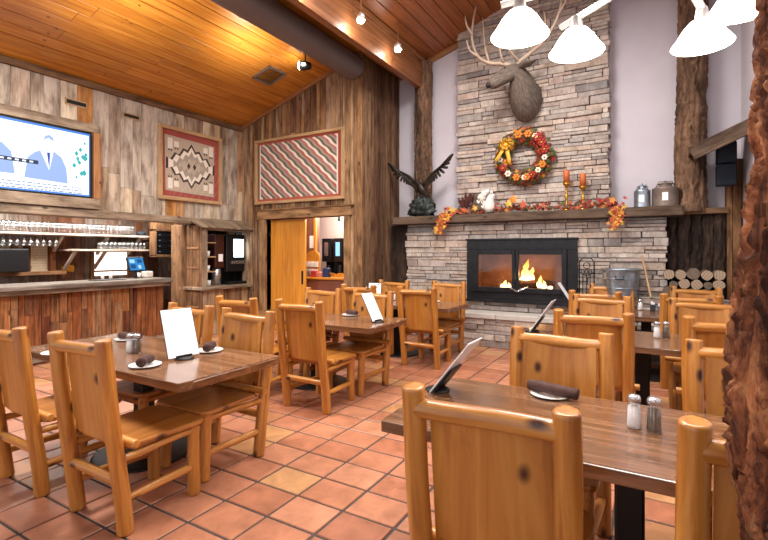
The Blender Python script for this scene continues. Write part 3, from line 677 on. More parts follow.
mb = MB(); mb.bb(-8.9, -8.55, -1.0, 5.9, .92, .97, 'y'); mb.bb(-8.9, -8.6, -1.0, 5.9, 0, .92, 'y'); tag(obj('back_counter', mb, M['barn_dark'], None, .006), 'dark timber back counter along the wall behind the bar', 'counter')
mb = MB(); mb.bb(-8.925, -8.905, 4.15, 4.37, 1.15, 1.27, 'y'); o = tag(obj('wall_plaque', mb, M['gold'], None, .004), 'small brass coloured plaque on the planks behind the bar', 'plaque')
# shelves
def shelf(name, y0, y1, z, label, brs):
    s = thing(name, label, 'shelf'); mb = MB(); mb.bb(-8.92, -8.45, y0, y1, z-.035, z, 'y'); obj('board', mb, M['barn_light'], s, .005)
    for b in brs:
        mb = MB(); mb.box((-8.7, b, z-.19), (.045, .05, .5), 'z', Matrix.Rotation(math.radians(50), 3, 'Y')); obj('bracket', mb, M['barn_light'], s, .004)
    return s
shelf('glass_shelf', 0.8, 5.55, 1.81, 'upper timber shelf of stemware behind the bar', [2.0, 4.0, 4.75, 5.35])
shelf('glass_shelf', 4.1, 5.55, 1.55, 'lower timber shelf of tumblers above the lit hatch', [4.2, 4.7])
def stem(): return MB().lathe([(.001, 0), (.030, .002), (.030, .005), (.006, .012), (.004, .07), (.018, .085), (.031, .11), (.033, .135), (.027, .18)], (0, 0, 0), 10)
def tumb(): return MB().lathe([(.001, 0), (.028, .002), (.034, .13), (.032, .13), (.026, .008), (.001, .008)], (0, 0, 0), 10)
g0 = obj('wine_glass', stem(), M['barglass']); g1 = obj('tumbler', tumb(), M['barglass']); g2 = obj('hanging_glass', stem(), M['barglass'])
first = {}
def put(src, loc, rot, label, group):
    if src.name not in first: first[src.name] = 1; o = src
    else: o = src.copy(); COL.objects.link(o)
    o.location = loc; o.rotation_euler = rot; tag(o, label, 'glass', group); return o
y = 2.55
while y < 5.25:
    for xx in (-8.52, -8.62, -8.72): put(g0, (xx, y+R.uniform(-.01, .01), 1.811), (0, 0, 0), 'clear stemmed glass standing on the upper bar shelf', 'stemmed glasses on the upper bar shelf')
    y += .078
y = 2.55
while y < 3.95:
    for xx in (-8.52, -8.66): put(g2, (xx, y, 1.772), (PI, 0, 0), 'clear stemmed glass hanging upside down under the shelf', 'glasses hanging under the upper bar shelf')
    y += .09
y = 4.62
while y < 5.5:
    for xx in (-8.5, -8.6): put(g1, (xx, y, 1.551), (0, 0, 0), 'clear tumbler standing on the lower bar shelf', 'tumblers on the lower bar shelf')
    y += .08
mb = MB().blob((-8.6, 5.42, 1.86), .09, .1, .05, .15, 2, 2); tag(obj('cloth_bundle', mb, flat('dark_slate_cloth', '#2d3540', .8)), 'dark rounded bundle at the end of the upper bar shelf', 'cloth')
# equipment rack
t_ = thing('equipment_rack', 'black electronics rack in a timber box at the bar end', 'rack')
mb = MB(); a, b = 5.44, 5.98
for bx in [(-8.36, -8.2, a, a+.04, 1.42, 2.1), (-8.36, -8.2, b-.04, b, 1.42, 2.1), (-8.36, -8.2, a, b, 1.40, 1.45), (-8.36, -8.2, a, b, 1.9, 1.94), (-8.37, -8.35, a, b, 1.42, 2.1)]: mb.bb(*bx)
obj('timber_box', mb, M['barn_brown'], t_, .004); mb = MB(); mb.bb(-8.92, -8.37, a+.2, a+.24, 1.7, 1.74, 'x'); mb.bb(-8.34, -8.3, a+.25, a+.3, 2.1, 2.4); obj('hanger', mb, M['iron'], t_)
for k in range(4):
    mb = MB(); z = 1.46+k*.108; mb.bb(-8.34, -8.22, a+.06, b-.06, z, z+.095); u = obj('unit', mb, M['black'], t_, .003)
    mb = MB(); mb.bb(-8.221, -8.216, a+.1, a+.13, z+.04, z+.055); mb.bb(-8.221, -8.216, b-.2, b-.1, z+.04, z+.05); obj('display', mb, em('rack_led', '#88aacc', .6), u)
# POS terminal
t_ = thing('order_terminal', 'tilted touch screen terminal with a blue display on the bar', 'terminal', (-7.5, 4.62, 1.065), math.radians(12))
obj('stand', MB().log((0, 0, 0), (0, 0, .12), .03, .02, 12, 2, 0, .002).bb(-.1, .08, -.09, .09, 0, .012), M['black'], t_)
Mt = Matrix.Rotation(math.radians(-18), 3, 'Y')
obj('screen_housing', MB().box((0.02, 0, .23), (.03, .34, .25), 'z', Mt), M['black'], t_, .006)
mb = MB(); c0 = V((.02, 0, .23)); mb.box(c0+Mt @ V((.0158, 0, 0)), (.001, .30, .21), 'z', Mt, 0)
for (yy, zz, a, b, m) in [(-.08, .05, .1, .06, 1), (.07, .05, .1, .06, 2), (-.08, -.04, .1, .07, 2), (.05, -.05, .06, .06, 1)]: mb.box(c0+Mt @ V((.0165, yy, zz)), (.001, a, b), 'z', Mt, m)
obj('display', mb, [em('terminal_blue', '#2a86c8', 1.0), em('terminal_pale', '#a8d8f0', 1.0), em('terminal_dark', '#0e4c88', 1.0)], t_)
# clutter on bar: receipt printer, tray, jars
t_ = tag(obj('receipt_printer', MB().bb(-7.62, -7.45, 4.80, 4.92, 1.065, 1.17), flat('cream_plastic', '#cfc6ba', .5), None, .015), 'small cream receipt printer on the bar beside the terminal', 'printer')
for k, (x, y, r, h) in enumerate([(-7.5, 4.22, .03, .12), (-7.55, 4.12, .028, .1), (-7.45, 4.66, .03, .09)]):
    tag(obj('cup', MB().lathe([(.001, 0), (r*.8, 0), (r, h), (r*.9, h), (r*.7, .01), (.001, .01)], (x, y, 1.065), 12), M['white']), 'small white cup among the things by the terminal', 'cup', 'white cups on the bar')
tag(obj('bar_mat', MB().bb(-7.45, -7.2, 3.85, 4.3, 1.065, 1.075), M['blackmat'], None, .003), 'flat dark rubber mat on the bar top', 'mat')
# bar end post / booth
post = tag(obj('bar_post', MB().bb(-7.8, -7.37, 5.5, 5.62, 0, 2.0), M['barn_brown'], None, .01), 'rough timber post standing between the bar and the drinks booth', 'post')
mb = MB().log((-7.37, 5.46, 0), (-7.37, 5.46, 1.99), .06, .05, 14, 12, .02, .01, amp=.012); obj('round_pole', mb, M['barn_brown'], post)
bo = thing('drinks_booth', 'timber drinks booth with a small shingled roof by the doorway', 'booth')
bx = -6.9
mb = MB(); planks_y(mb, 5.5, -7.35, bx, 0, 1.98, .1, .2); mb.bb(-7.35, bx-.02, 5.5, 5.54, 0, 1.98); 
obj('side_wall', mb, M['barn_brown'], bo, .004)
for z in (.5, .85, 1.2, 1.55): obj('cross_rail', MB().bb(-7.3, -6.98, 5.455, 5.48, z, z+.035, 'x'), M['trimwood'], bo, .004)
mb = MB(); planks_x(mb, bx-.03, 5.5, 6.6, 0, .82, .08, .18); obj('front_planks', mb, M['barn_mid'], bo, .004)
mb = MB(); mb.bb(bx-.08, bx+.02, 5.48, 5.58, .86, 1.9); mb.bb(bx-.05, bx+.02, 5.5, 6.61, 1.89, 1.97, 'y'); obj('opening_frame', mb, M['counter'], bo, .006)
mb = MB(); mb.bb(-7.45, bx+.09, 5.42, 6.6, .82, .875, 'y'); obj('counter_shelf', mb, M['counter'], bo, .008)
mb = MB(); Mr = Matrix.Rotation(math.radians(24), 3, 'Y'); y = 5.38
while y < 6.6: mb.box((-6.99, y+.05, 2.02), (.42, .098, .03), 'x', Mr); y += .1
obj('roof', mb, M['counter'], bo, .004)
mb = MB(); mb.bb(-7.7, -7.66, 5.54, 6.62, 0, 2.0); mb.bb(-7.66, -7.2, 5.54, 5.56, .9, 2.0); obj('back_panel', mb, M['blackmat'], bo)
for k, z in enumerate((1.15, 1.42, 1.68)): obj('inner_shelf', MB().bb(-7.5, -7.0, 5.62, 5.86, z-.02, z, 'y'), M['frame'], bo)
sd = thing('soda_machine', 'tall black drinks dispenser with a glowing pale screen inside the booth', 'dispenser')
obj('body', MB().bb(-7.62, -7.06, 6.16, 6.61, 1.12, 1.84).bb(-7.62, -7.0, 6.16, 6.61, .876, .93), M['black'], sd, .01)
obj('back_splash', MB().bb(-7.62, -7.35, 6.16, 6.61, .93, 1.12), M['iron'], sd)
obj('lit_screen', MB().bb(-7.06, -7.055, 6.33, 6.58, 1.40, 1.75), em('soda_screen', '#cfeaff', 4.5), sd)
mb = MB()
for k in range(6): mb.bb(-7.06, -7.03, 6.26+k*.055, 6.29+k*.055, 1.27, 1.33)
obj('nozzles', mb, M['steel'], sd)
cm = thing('coffee_urn', 'dark red coffee dispenser with a white label inside the booth', 'dispenser')
obj('body', MB().bb(-7.6, -7.1, 5.92, 6.14, 1.2, 1.84), flat('maroon_enamel', '#3a1a18', .3), cm, .01)
obj('tank', MB().lathe([(.001, 0), (.09, 0), (.09, .3), (.06, .32)], (-7.2, 6.03, .876), 16), M['steel'], cm)
obj('label_card', MB().bb(-7.1, -7.095, 6.0, 6.1, 1.32, 1.46), M['paper'], cm)
for k, (y, z) in enumerate([(5.68, 1.15), (5.78, 1.15), (5.68, 1.42), (5.78, 1.42), (5.7, .876), (5.8, .876)]):
    tag(obj('paper_cup', MB().lathe([(.001, 0), (.028, 0), (.038, .1), (.034, .1), (.026, .005), (.001, .005)], (-7.12, y, z), 12), M['white']), 'pale cup on the shelves inside the drinks booth', 'cup', 'cups inside the drinks booth')

# ------------------------------------------------------------------ passage contents
t_ = thing('coffee_station_counter', 'pine topped counter seen through the doorway below the hatch', 'counter')
obj('worktop', MB().bb(-6.15, -4.9, 7.1, 7.44, .97, 1.01, 'x'), M['door'], t_, .005)
obj('wainscot', MB().bb(-6.1, -4.95, 7.15, 7.44, 0, .97), M['brownpaint'], t_)
mb = MB(); mb.bb(-5.97, -5.91, 7.42, 7.46, .98, 2.36); mb.bb(-4.93, -4.87, 7.42, 7.46, .98, 2.36); mb.bb(-5.97, -4.87, 7.42, 7.46, 2.3, 2.36, 'x'); struct('trim_10', mb, M['door'], .004)
mb = MB(); x = -5.88
while x < -5.0: mb.prism([(x, 0)]+[(x+.11+.11*math.cos(PI-a*PI/6), .03+.05*math.sin(a*PI/6)) for a in range(7)]+[(x+.22, 0)], 0, .02, Matrix(((1, 0, 0), (0, 0, 1), (0, 1, 0))), (0, 7.44, 1.01)); x += .225
tag(obj('scalloped_board', mb, M['door']), 'scalloped pine edging board along the coffee hatch sill', 'board')
for k in range(3):
    x = -5.86+k*.29
    t_ = thing('coffee_machine', ['black coffee brewer on the left behind the hatch', 'black brewer with the glowing blue screen behind the hatch', 'black coffee brewer on the right behind the hatch'][k], 'coffee machine', (x, 7.85, 1.0))
    obj('body', MB().bb(-.12, .12, -.15, .15, .3, .78).bb(-.12, .12, 0, .15, 0, .3).bb(-.12, .12, -.15, .15, 0, .03), M['black'], t_, .01)
    obj('front_panel', MB().bb(-.05, .05, -.156, -.15, .42, .7), em('brewer_blue', '#8ac0ee', 1.6) if k == 1 else M['steel'], t_)
    obj('carafe', MB().lathe([(.001, .03), (.06, .03), (.07, .12), (.04, .2), (.045, .22)], (0, -.06, 0), 14), M['iron'], t_)
tag(obj('hatch_shelf', MB().bb(-6.1, -4.9, 7.6, 8.2, .95, 1.0), M['door']), 'pine shelf carrying the coffee brewers', 'shelf')
t_ = thing('snack_rack', 'small pine rack of white packets hanging beside the coffee hatch', 'rack', (-5.98, 7.42, 0))
obj('backboard', MB().bb(-.17, .17, -.02, .02, .98, 1.4).prism([(-.17, 0)]+[(.17*math.cos(PI-a*PI/8), .13*math.sin(a*PI/8)) for a in range(9)]+[(.17, 0)], 0, .04, Matrix(((1, 0, 0), (0, 0, 1), (0, 1, 0))), (0, -.02, 1.4)), M['door'], t_)
for z in (1.05, 1.2):
    for x in (-.11, 0, .11): obj('packet', MB().bb(x-.045, x+.045, -.06, -.022, z, z+.11), M['white'], t_)
tag(obj('notice', MB().bb(-6.09, -5.95, 7.44, 7.448, 1.58, 1.83), M['paper']), 'white paper notice pinned to the brown wall', 'notice')
for k, (x, c, l, h) in enumerate([(-5.8, '#b0302c', 'red box of supplies on the counter beyond the doorway', .12), (-5.66, '#c87c70', 'pink packet of supplies on the counter beyond the doorway', .1), (-5.5, '#22355e', 'dark blue tin on the counter beyond the doorway', .18), (-6.02, '#5e5048', 'brown bin on the counter beyond the doorway', .13)]):
    tag(obj('supply_box', MB().bb(x-.06, x+.06, 7.18, 7.3, 1.01, 1.01+h), flat('supply_%d' % k, c, .5), None, .01), l, 'box')
for k, x in enumerate((-5.75, -5.45, -5.15)):
    tag(obj('track_light', MB().lathe([(.02, 0), (.03, .06), (.02, .1)], (x, 8.0, 2.15), 10).bb(x-.008, x+.008, 7.99, 8.01, 2.24, 2.6), M['black']), 'small black track light over the coffee brewers', 'light', 'track lights over the coffee brewers')

# ------------------------------------------------------------------ chairs and tables
def make_chair():
    t = thing('dining_chair', '', 'chair')
    yb = lambda z: -.22-.118*z/1.05
    for s in (-1, 1):
        obj('rear_post', MB().log((s*.236, -.22, 0), (s*.243, yb(1.05), 1.05), .042, .0395, 16, 9, .010, .014), M['pine'], t)
        obj('front_leg', MB().log((s*.205, .235, 0), (s*.208, .225, .435), .038, .035, 14, 5, .006, .01), M['pine'], t)
        obj('side_rail', MB().log((s*.236, -.25, .40), (s*.212, .26, .405), .022, .022, 12, 4, .006, .01), M['pine'], t)
        obj('side_stretcher', MB().log((s*.232, -.235, .18), (s*.205, .235, .17), .024, .024, 12, 4, .006, .004), M['pine'], t)
    obj('top_rail', MB().log((-.232, yb(.98), .978), (.232, yb(.98), .984), .034, .033, 14, 5, .006, .004), M['pine'], t)
    obj('lower_rail', MB().log((-.315, yb(.47)+.068, .485), (.315, yb(.47)+.068, .485), .026, .026, 12, 5, .004, .012), M['pine'], t)
    obj('rear_stretcher', MB().log((-.235, yb(.29), .29), (.235, yb(.29), .29), .028, .026, 12, 5, .008, .004), M['pine'], t)
    obj('front_rail', MB().log((-.19, .232, .39), (.19, .232, .39), .022, .022, 12, 4, .006, .004), M['pine'], t)
    # curved back panel of boards
    mb = MB(); n = 10; W = .198; z0, z1 = .49, .97
    vs = []; gs = []; off = V((R.uniform(0, 50), R.uniform(0, 50), 0))
    for (zz) in (z0, z1):
        for dy in (0, .016):
            for i in range(n+1):
                u = -W+2*W*i/n; y = yb(zz)+.022-.026*(1-(u/W)**2)*1.0+dy+.004; vs.append(V((u, y, zz))); gs.append(off+V((u, y, zz)))
    k = n+1; fs = []
    for i in range(n): fs += [(i, i+1, 2*k+i+1, 2*k+i), (k+i+1, k+i, 3*k+i, 3*k+i+1), (i+1, i, k+i, k+i+1), (2*k+i, 2*k+i+1, 3*k+i+1, 3*k+i)]
    fs += [(0, 2*k, 3*k, k), (n, k+n, 3*k+n, 2*k+n)]
    mb.add(vs, fs, gs, 0, False); obj('back_panel', mb, M['pine_panel'], t)
    # seat: boards with rounded front corners
    poly = [(-.20, -.215), (.20, -.215), (.25, -.16), (.26, .20)]+[(.20+.06*math.cos(a), .23+.06*math.sin(a)) for a in [0, PI/6, PI/3, PI/2]]+[(-.20+.06*math.cos(a), .23+.06*math.sin(a)) for a in [PI/2, PI*2/3, PI*5/6, PI]]+[(-.26, .20), (-.25, -.16)]
    mb = MB().prism(poly, .435, .465, grain='y'); obj('seat', mb, M['pine_panel'], t, .008, seg=2)
    return t
def make_table():
    t = thing('dining_table', '', 'table'); hw, hd = .965, .415
    poly = [(-hw, -hd), (hw, -hd)]+[(hw+.012*math.sin(k*2.3)+.004, -hd+2*hd*k/9) for k in range(1, 9)]+[(hw, hd), (-hw, hd)]+[(-hw-.012*math.sin(k*1.9), hd-2*hd*k/9) for k in range(1, 9)]
    obj('tabletop', MB().prism(poly, .698, .75, grain='x'), M['table'], t, .005, seg=2)
    for s in (-1, 1):
        p = [(hw-.001, -hd+.005)]+[(hw+.014+.012*noise.noise(V((k*.7, s*9, 1))), -hd+2*hd*k/14) for k in range(1, 14)]+[(hw-.001, hd-.005)]
        p = [(s*a, b) for a, b in p]
        if s < 0: p = p[::-1]
        obj('edge_band', MB().prism(p, .692, .742, grain='y'), M['live'], t, .006)
    obj('apron', MB().bb(-.6, .6, -.2, .2, .662, .697, 'x'), M['live'], t, .006)
    obj('pedestal', MB().bb(-.055, .055, -.055, .055, .03, .662), M['black'], t, .01)
    obj('base_disc', MB().lathe([(.001, .034), (.06, .034), (.08, .022), (.33, .014), (.345, .008), (.345, 0), (.001, 0)], (0, 0, 0), 40), M['black'], t)
    return t
CHR = make_chair(); TAB = make_table(); used = {}
def place(src, x, y, rz, label, group):
    if src not in used: used[src] = 1; src.location = (x, y, 0); src.rotation_euler = (0, 0, rz); src['label'] = label; src['group'] = group; return src
    return dup(src, (x, y, 0), rz, label, group)
TABS = [(-3.31, 2.11, 'brown wooden table by the bar with the upright white menu and two plates'),
        (-3.38, 4.26, 'middle brown table of the left row with a tilted menu at its corner'),
        (-3.32, 6.12, 'farthest table of the left row in front of the stone hearth'),
        (-.09, 2.2, 'nearest brown table with shakers and a rolled napkin on a plate'),
        (-.09, 4.61, 'second table of the right row behind the nearest table'),
        (-.09, 6.55, 'farthest table of the right row in front of the tub')]
for x, y, l in TABS: place(TAB, x, y, 0, l, 'dining tables')
CHS = [  # x, rear foot y, facing (+1 faces away from camera side), label
 (-2.68, 1.45, 1, 'pine log chair at the near side of the menu table, closer to its corner'),
 (-3.51, 1.42, 1, 'pine log chair at the left picture edge, near side of the menu table'),
 (-2.76, 2.50, -1, 'pine log chair behind the menu table, at its right corner'),
 (-3.47, 2.52, -1, 'pine log chair half hidden behind the standing white menu'),
 (-2.87, 3.46, 1, 'pine log chair standing free at the near side of the middle left table'),
 (-3.63, 3.40, 1, 'pine log chair at the near side of the middle left table, toward the bar'),
 (-2.87, 4.55, -1, 'pine log chair behind the tilted menu of the middle left table'),
 (-3.60, 4.55, -1, 'pine log chair at the far side of the middle left table, toward the bar'),
 (-2.65, 5.50, 1, 'pine log chair at the near side of the far left table, toward the fireplace'),
 (-3.52, 5.46, 1, 'pine log chair at the near side of the far left table, toward the doorway'),
 (-2.75, 6.60, -1, 'pine log chair closest to the hearth at the far left table'),
 (-3.62, 6.42, -1, 'pine log chair at the far side of the far left table, by the plank wall'),
 (-.46, 1.52, 1, 'large foreground pine log chair with its back to the camera'),
 (.335, 1.60, 1, 'foreground pine log chair partly hidden by the bark column'),
 (-.475, 2.73, -1, 'pine log chair facing the camera behind the rolled napkin'),
 (.42, 2.76, -1, 'pine log chair behind the nearest table beside the bark column'),
 (-.41, 3.96, 1, 'pine log chair at the near side of the second right table, toward the room'),
 (.45, 4.02, 1, 'pine log chair at the near side of the second right table, toward the column'),
 (-.48, 5.20, -1, 'pine log chair at the far side of the second right table, toward the room'),
 (.40, 5.22, -1, 'pine log chair at the far side of the second right table, toward the column'),
 (-.60, 5.98, 1, 'pine log chair at the near side of the farthest right table, toward the hearth'),
 (.33, 6.0, 1, 'pine log chair at the near side of the farthest right table, by the firewood'),
 (-.52, 7.08, -1, 'pine log chair at the far side of the farthest right table, below the tub'),
 (.46, 7.08, -1, 'pine log chair at the far side of the farthest right table, below the firewood')]
for x, y, f_, l in CHS:
    yy = y+.22*f_; place(CHR, x, yy, 0 if f_ > 0 else PI, l, 'pine log dining chairs')

# ------------------------------------------------------------------ things on the tables
TZ = .7505
def shaker(x, y, salt, label):
    t = thing('salt_shaker' if salt else 'pepper_shaker', label, 'shaker', (x, y, TZ), R.uniform(0, 1)); t.scale = (1.25, 1.25, 1.3)
    obj('glass_body', MB().lathe([(.001, 0), (.024, 0), (.025, .01), (.02, .085), (.018, .09)], (0, 0, 0), 12), M['glass'], t)
    obj('contents', MB().lathe([(.001, .004), (.0215, .004), (.022, .012), (.0185, .072), (.001, .074)], (0, 0, 0), 12), M['salt'] if salt else M['pepper'], t)
    obj('cap', MB().lathe([(.021, .088), (.022, .1), (.018, .108), (.001, .111)], (0, 0, 0), 12), M['steel'], t)
for (x, y, w_) in [(-.076, 2.248, 'nearest table'), (.018, 4.70, 'second right table'), (-3.367, 2.036, 'menu table by the bar')]:
    shaker(x, y, True, 'glass shaker of white salt with a steel cap on the '+w_)
shaker(-.002, 2.247, False, 'glass shaker of dark pepper with a steel cap on the nearest table')
shaker(.086, 4.74, False, 'glass shaker of dark pepper on the second right table')
shaker(-3.322, 2.062, False, 'glass pepper shaker on the menu table by the bar')
shaker(-.16, 6.85, True, 'small salt shaker on the farthest right table')
shaker(-3.49, 6.3, True, 'small salt shaker on the farthest left table')
shaker(-3.43, 4.30, True, 'small salt shaker on the middle left table')
def plate(x, y, label, rz=0, r=.1):
    o = obj('plate', MB().lathe([(.001, .004), (r*.6, .004), (r*.97, .013), (r, .014), (r*.97, .010), (r*.62, 0), (.001, 0)], (0, 0, 0), 28), M['white'], loc=(x, y, TZ)); tag(o, label, 'plate'); return o
def napkin(x, y, z, rz, label, L=.2, r=.022):
    t = thing('rolled_napkin', label, 'napkin', (x, y, TZ+z+r), rz)
    pts = [(-L/2+L*i/8, .006*math.sin(i), -.004*(abs(i-4)/4)**2) for i in range(9)]
    obj('cloth_roll', MB().sweep(pts, [(r*.9, r*.9)]+[(r*(1+.08*math.sin(i*2)), r*1.05) for i in range(7)]+[(r, r*1.1)], 12), M['napkin'], t)
    sp_ = [V((L/2+.002, 0, 0))+V((.0, (r*.8-.0012*k)*math.cos(k*.7), (r*.8-.0012*k)*math.sin(k*.7))) for k in range(14)]
    obj('rolled_edge', MB().sweep(sp_, .0018, 5), M['napkin'], t)
plate(-.47, 2.53, 'white plate under the rolled napkin on the nearest table', r=.1)
napkin(-.46, 2.52, .012, math.radians(-14), 'brown rolled napkin lying on a plate on the nearest table', .26, .029)
plate(-2.89, 1.85, 'white plate with a napkin near the front edge of the menu table')
napkin(-2.89, 1.85, .012, math.radians(-62), 'brown rolled napkin on the front plate of the menu table', .13, .03)
plate(-2.905, 2.37, 'white plate with a napkin at the far corner of the menu table')
napkin(-2.905, 2.37, .012, math.radians(-60), 'brown rolled napkin on the far corner plate of the menu table', .13, .03)
plate(-3.81, 1.75, 'white plate partly hidden behind the chair post on the menu table')
plate(-3.88, 2.33, 'white plate at the far bar side of the menu table')
napkin(-3.86, 2.33, .012, math.radians(20), 'brown rolled napkin on the plate at the bar side of the menu table', .2, .028)
plate(-3.104, 4.55, 'white plate behind the menu on the middle left table')
napkin(-3.09, 4.55, .012, math.radians(-10), 'dark rolled napkin behind the menu on the middle left table', .16, .026)
plate(-2.87, 6.42, 'white plate on the farthest left table')
def menu(x, y, rz, label, h=.31, w=.22, tilt=14, back='black', z0=.012):
    t = thing('menu', label, 'menu', (x, y, TZ), rz)
    obj('clip_base', MB().lathe([(.001, .016), (.05, .014), (.065, .008), (.068, 0), (.001, 0)], (0, 0, 0), 20).box((0, .004, .018), (.12, .022, .02)), M['black'], t, .002)
    Mt = Matrix.Rotation(math.radians(-tilt), 3, 'X')
    obj('backing', MB().box(Mt @ V((0, .0, h/2))+V((0, 0, z0)), (w, .004, h), 'z', Mt), M['black' if back == 'black' else back], t)
    if back != 'black': obj('holder', MB().box(Mt @ V((0, .009, h*.24))+V((0, 0, z0)), (w*.7, .012, h*.48), 'z', Mt), M['black'], t, .003)
    mb = MB()
    mb.box(Mt @ V((0, -.0035, h/2))+V((0, 0, z0)), (w-.008, .002, h-.006), 'z', Mt); obj('sheet', mb, M['paper'], t)
    mb = MB(); mb.box(Mt @ V((0, -.0052, h*.93))+V((0, 0, z0)), (w*.22, .0006, .004), 'z', Mt); mb.box(Mt @ V((0, -.0052, h*.86))+V((0, 0, z0)), (w*.12, .0006, .003), 'z', Mt)
    obj('print', mb, M['print'], t)
    return t
M['clear'] = flat('milky_plastic_sleeve', '#dfe3e8', .3)
menu(-2.86, 2.12, math.radians(82), 'large white menu leaning in a black clip on the menu table', .35, .235, 20)
menu(-2.56, 4.27, math.radians(86), 'white menu leaning left at the corner of the middle left table', .33, .2, 28)
menu(-3.75, 6.15, math.radians(20), 'small white menu standing on the farthest left table', .26, .2, 10)
menu(-1.02, 2.33, math.radians(-90), 'menu in a black holder seen edge-on at the nearest table', .35, .21, 38, 'clear')
menu(-1.0, 4.50, math.radians(-90), 'menu in a black holder seen edge-on at the second right table', .35, .21, 34, 'clear')
menu(-.93, 6.7, math.radians(90), 'menu leaning the other way on the farthest right table', .38, .22, 33)
# condiments far right table
for k, (x, y, c, h, l) in enumerate([(-.02, 6.82, '#2b3038', .12, 'dark condiment holder on the farthest right table'), (.06, 6.8, '#5b6470', .1, 'grey condiment box on the farthest right table')]):
    t = thing('condiment_box', l, 'box', (x, y, TZ)); obj('body', MB().bb(-.03, .03, -.03, .03, 0, h*.7), flat('cond_%d' % k, c, .4), t, .005)
    obj('packets', MB().bb(-.02, .0, -.02, .02, h*.7, h).bb(.004, .02, -.02, .02, h*.7, h*.92), M['paper'], t)
# wire basket with hoop handle and red bottle on table 3
t = thing('wire_basket', 'wire caddy with a tall hoop handle on the farthest left table', 'basket', (-3.55, 6.05, TZ))
mb = MB()
for z in (.01, .09): mb.sweep([(.13*math.cos(a), .13*math.sin(a), z) for a in [k*PI/12 for k in range(25)]], .004, 6)
for k in range(12): a = k*PI/6; mb.sweep([(.13*math.cos(a), .13*math.sin(a), .01), (.13*math.cos(a), .13*math.sin(a), .09)], .003, 5)
obj('wire_body', mb, M['iron'], t); obj('hoop_handle', MB().sweep([(.13*math.cos(a), 0, .09+.2*math.sin(a)) for a in [k*PI/16 for k in range(17)]], .005, 6), M['iron'], t)
t = thing('red_bottle', 'small red squeeze bottle on the farthest left table', 'bottle', (-3.8, 6.0, TZ))
obj('body', MB().lathe([(.001, 0), (.03, 0), (.032, .12), (.015, .16), (.012, .17)], (0, 0, 0), 14), flat('ketchup_red', '#b02018', .35), t); obj('cap', MB().lathe([(.014, .17), (.014, .19), (.004, .22), (.001, .222)], (0, 0, 0), 12), M['white'], t)

# ------------------------------------------------------------------ mantel things
MZ = 2.131
LEAFS = ['#c47a20', '#b04a22', '#7a2818', '#d9a63a', '#5c3820', '#4c5a2a', '#8e2418']
LM = [flat('leaf_%s' % n, c, .6) for n, c in zip(['amber', 'orange', 'rust', 'yellow', 'brown', 'green', 'crimson'], LEAFS)]
def leaf(mb, p, n, s, mat):
    n = V(n).normalized(); Q = V((0, 0, 1)).rotation_difference(n).to_matrix() @ Matrix.Rotation(R.uniform(0, 6.28), 3, 'Z')
    pts = []
    for k in range(10):
        a = 2*PI*k/10; r = s*(1.0 if k % 2 == 0 else .5)*(1.15 if k == 0 else 1); pts.append(V((r*math.cos(a), r*math.sin(a), -.25*r*abs(math.sin(a)))))
    vs = [V((0, 0, 0))]+pts; vs = [Q @ v+V(p) for v in vs]; vs2 = [v-n*.002 for v in vs]
    fs = [(0, 1+i, 1+(i+1) % 10) for i in range(10)]+[(11, 12+(i+1) % 10, 12+i) for i in range(10)]
    mb.add(vs+vs2, fs, vs+vs2, mat)
# garland
gl = thing('leaf_garland', 'autumn garland of orange and yellow leaves draped along the mantel', 'garland')
mb = MB(); path = [V((-3.2, 7.40, 1.86)), V((-3.16, 7.40, 2.0)), V((-3.1, 7.40, 2.13)), V((-2.95, 7.5, 2.17)), V((-2.4, 7.5, 2.18)), V((-1.9, 7.52, 2.2)), V((-1.4, 7.5, 2.18)), V((-.95, 7.5, 2.17)), V((-.55, 7.48, 2.2)), V((-.43, 7.38, 2.14)), V((-.45, 7.36, 2.0)), V((-.48, 7.36, 1.9))]
obj('vine', MB().sweep(path, .008, 6), LM[4], gl)
for i in range(560):
    t = R.random()*(len(path)-1); k = int(t); p = path[k].lerp(path[k+1], t-k)
    sp_ = .07 if 2 < k < 9 else .055
    p = p+V((R.gauss(0, sp_*.7), R.uniform(-.05, .05), abs(R.gauss(0, sp_*.7))-.02 if 2 < k < 8 else R.gauss(0, .05)))
    p.x = min(p.x, -.36)
    p.y = min(p.y, 7.34) if p.z < 2.13 else p.y
    mat = R.choice([0, 1, 1, 2, 2, 4, 4, 5, 6, 4] if 2 < k < 9 else [0, 3, 3, 1, 1, 2])
    leaf(mb, p, (R.uniform(-.6, .6), -1, R.uniform(-.3, .9)), R.uniform(.022, .045), mat)
obj('foliage', mb, LM, gl)
for (x, z, s, m) in [(-1.93, 2.33, .09, 0), (-2.0, 2.27, .07, 3), (-3.18, 1.9, .06, 3), (-3.12, 2.02, .06, 0), (-.45, 1.95, .06, 0), (-.52, 2.24, .06, 0), (-2.75, 2.2, .05, 1), (-2.55, 2.22, .05, 3), (-1.78, 2.25, .07, 1), (-.56, 2.2, .05, 6)]:
    mb = MB(); leaf(mb, (x, 7.36, z), (R.uniform(-.2, .2), -1, .2), s, 0); obj('maple_leaf', mb, LM[m], gl)
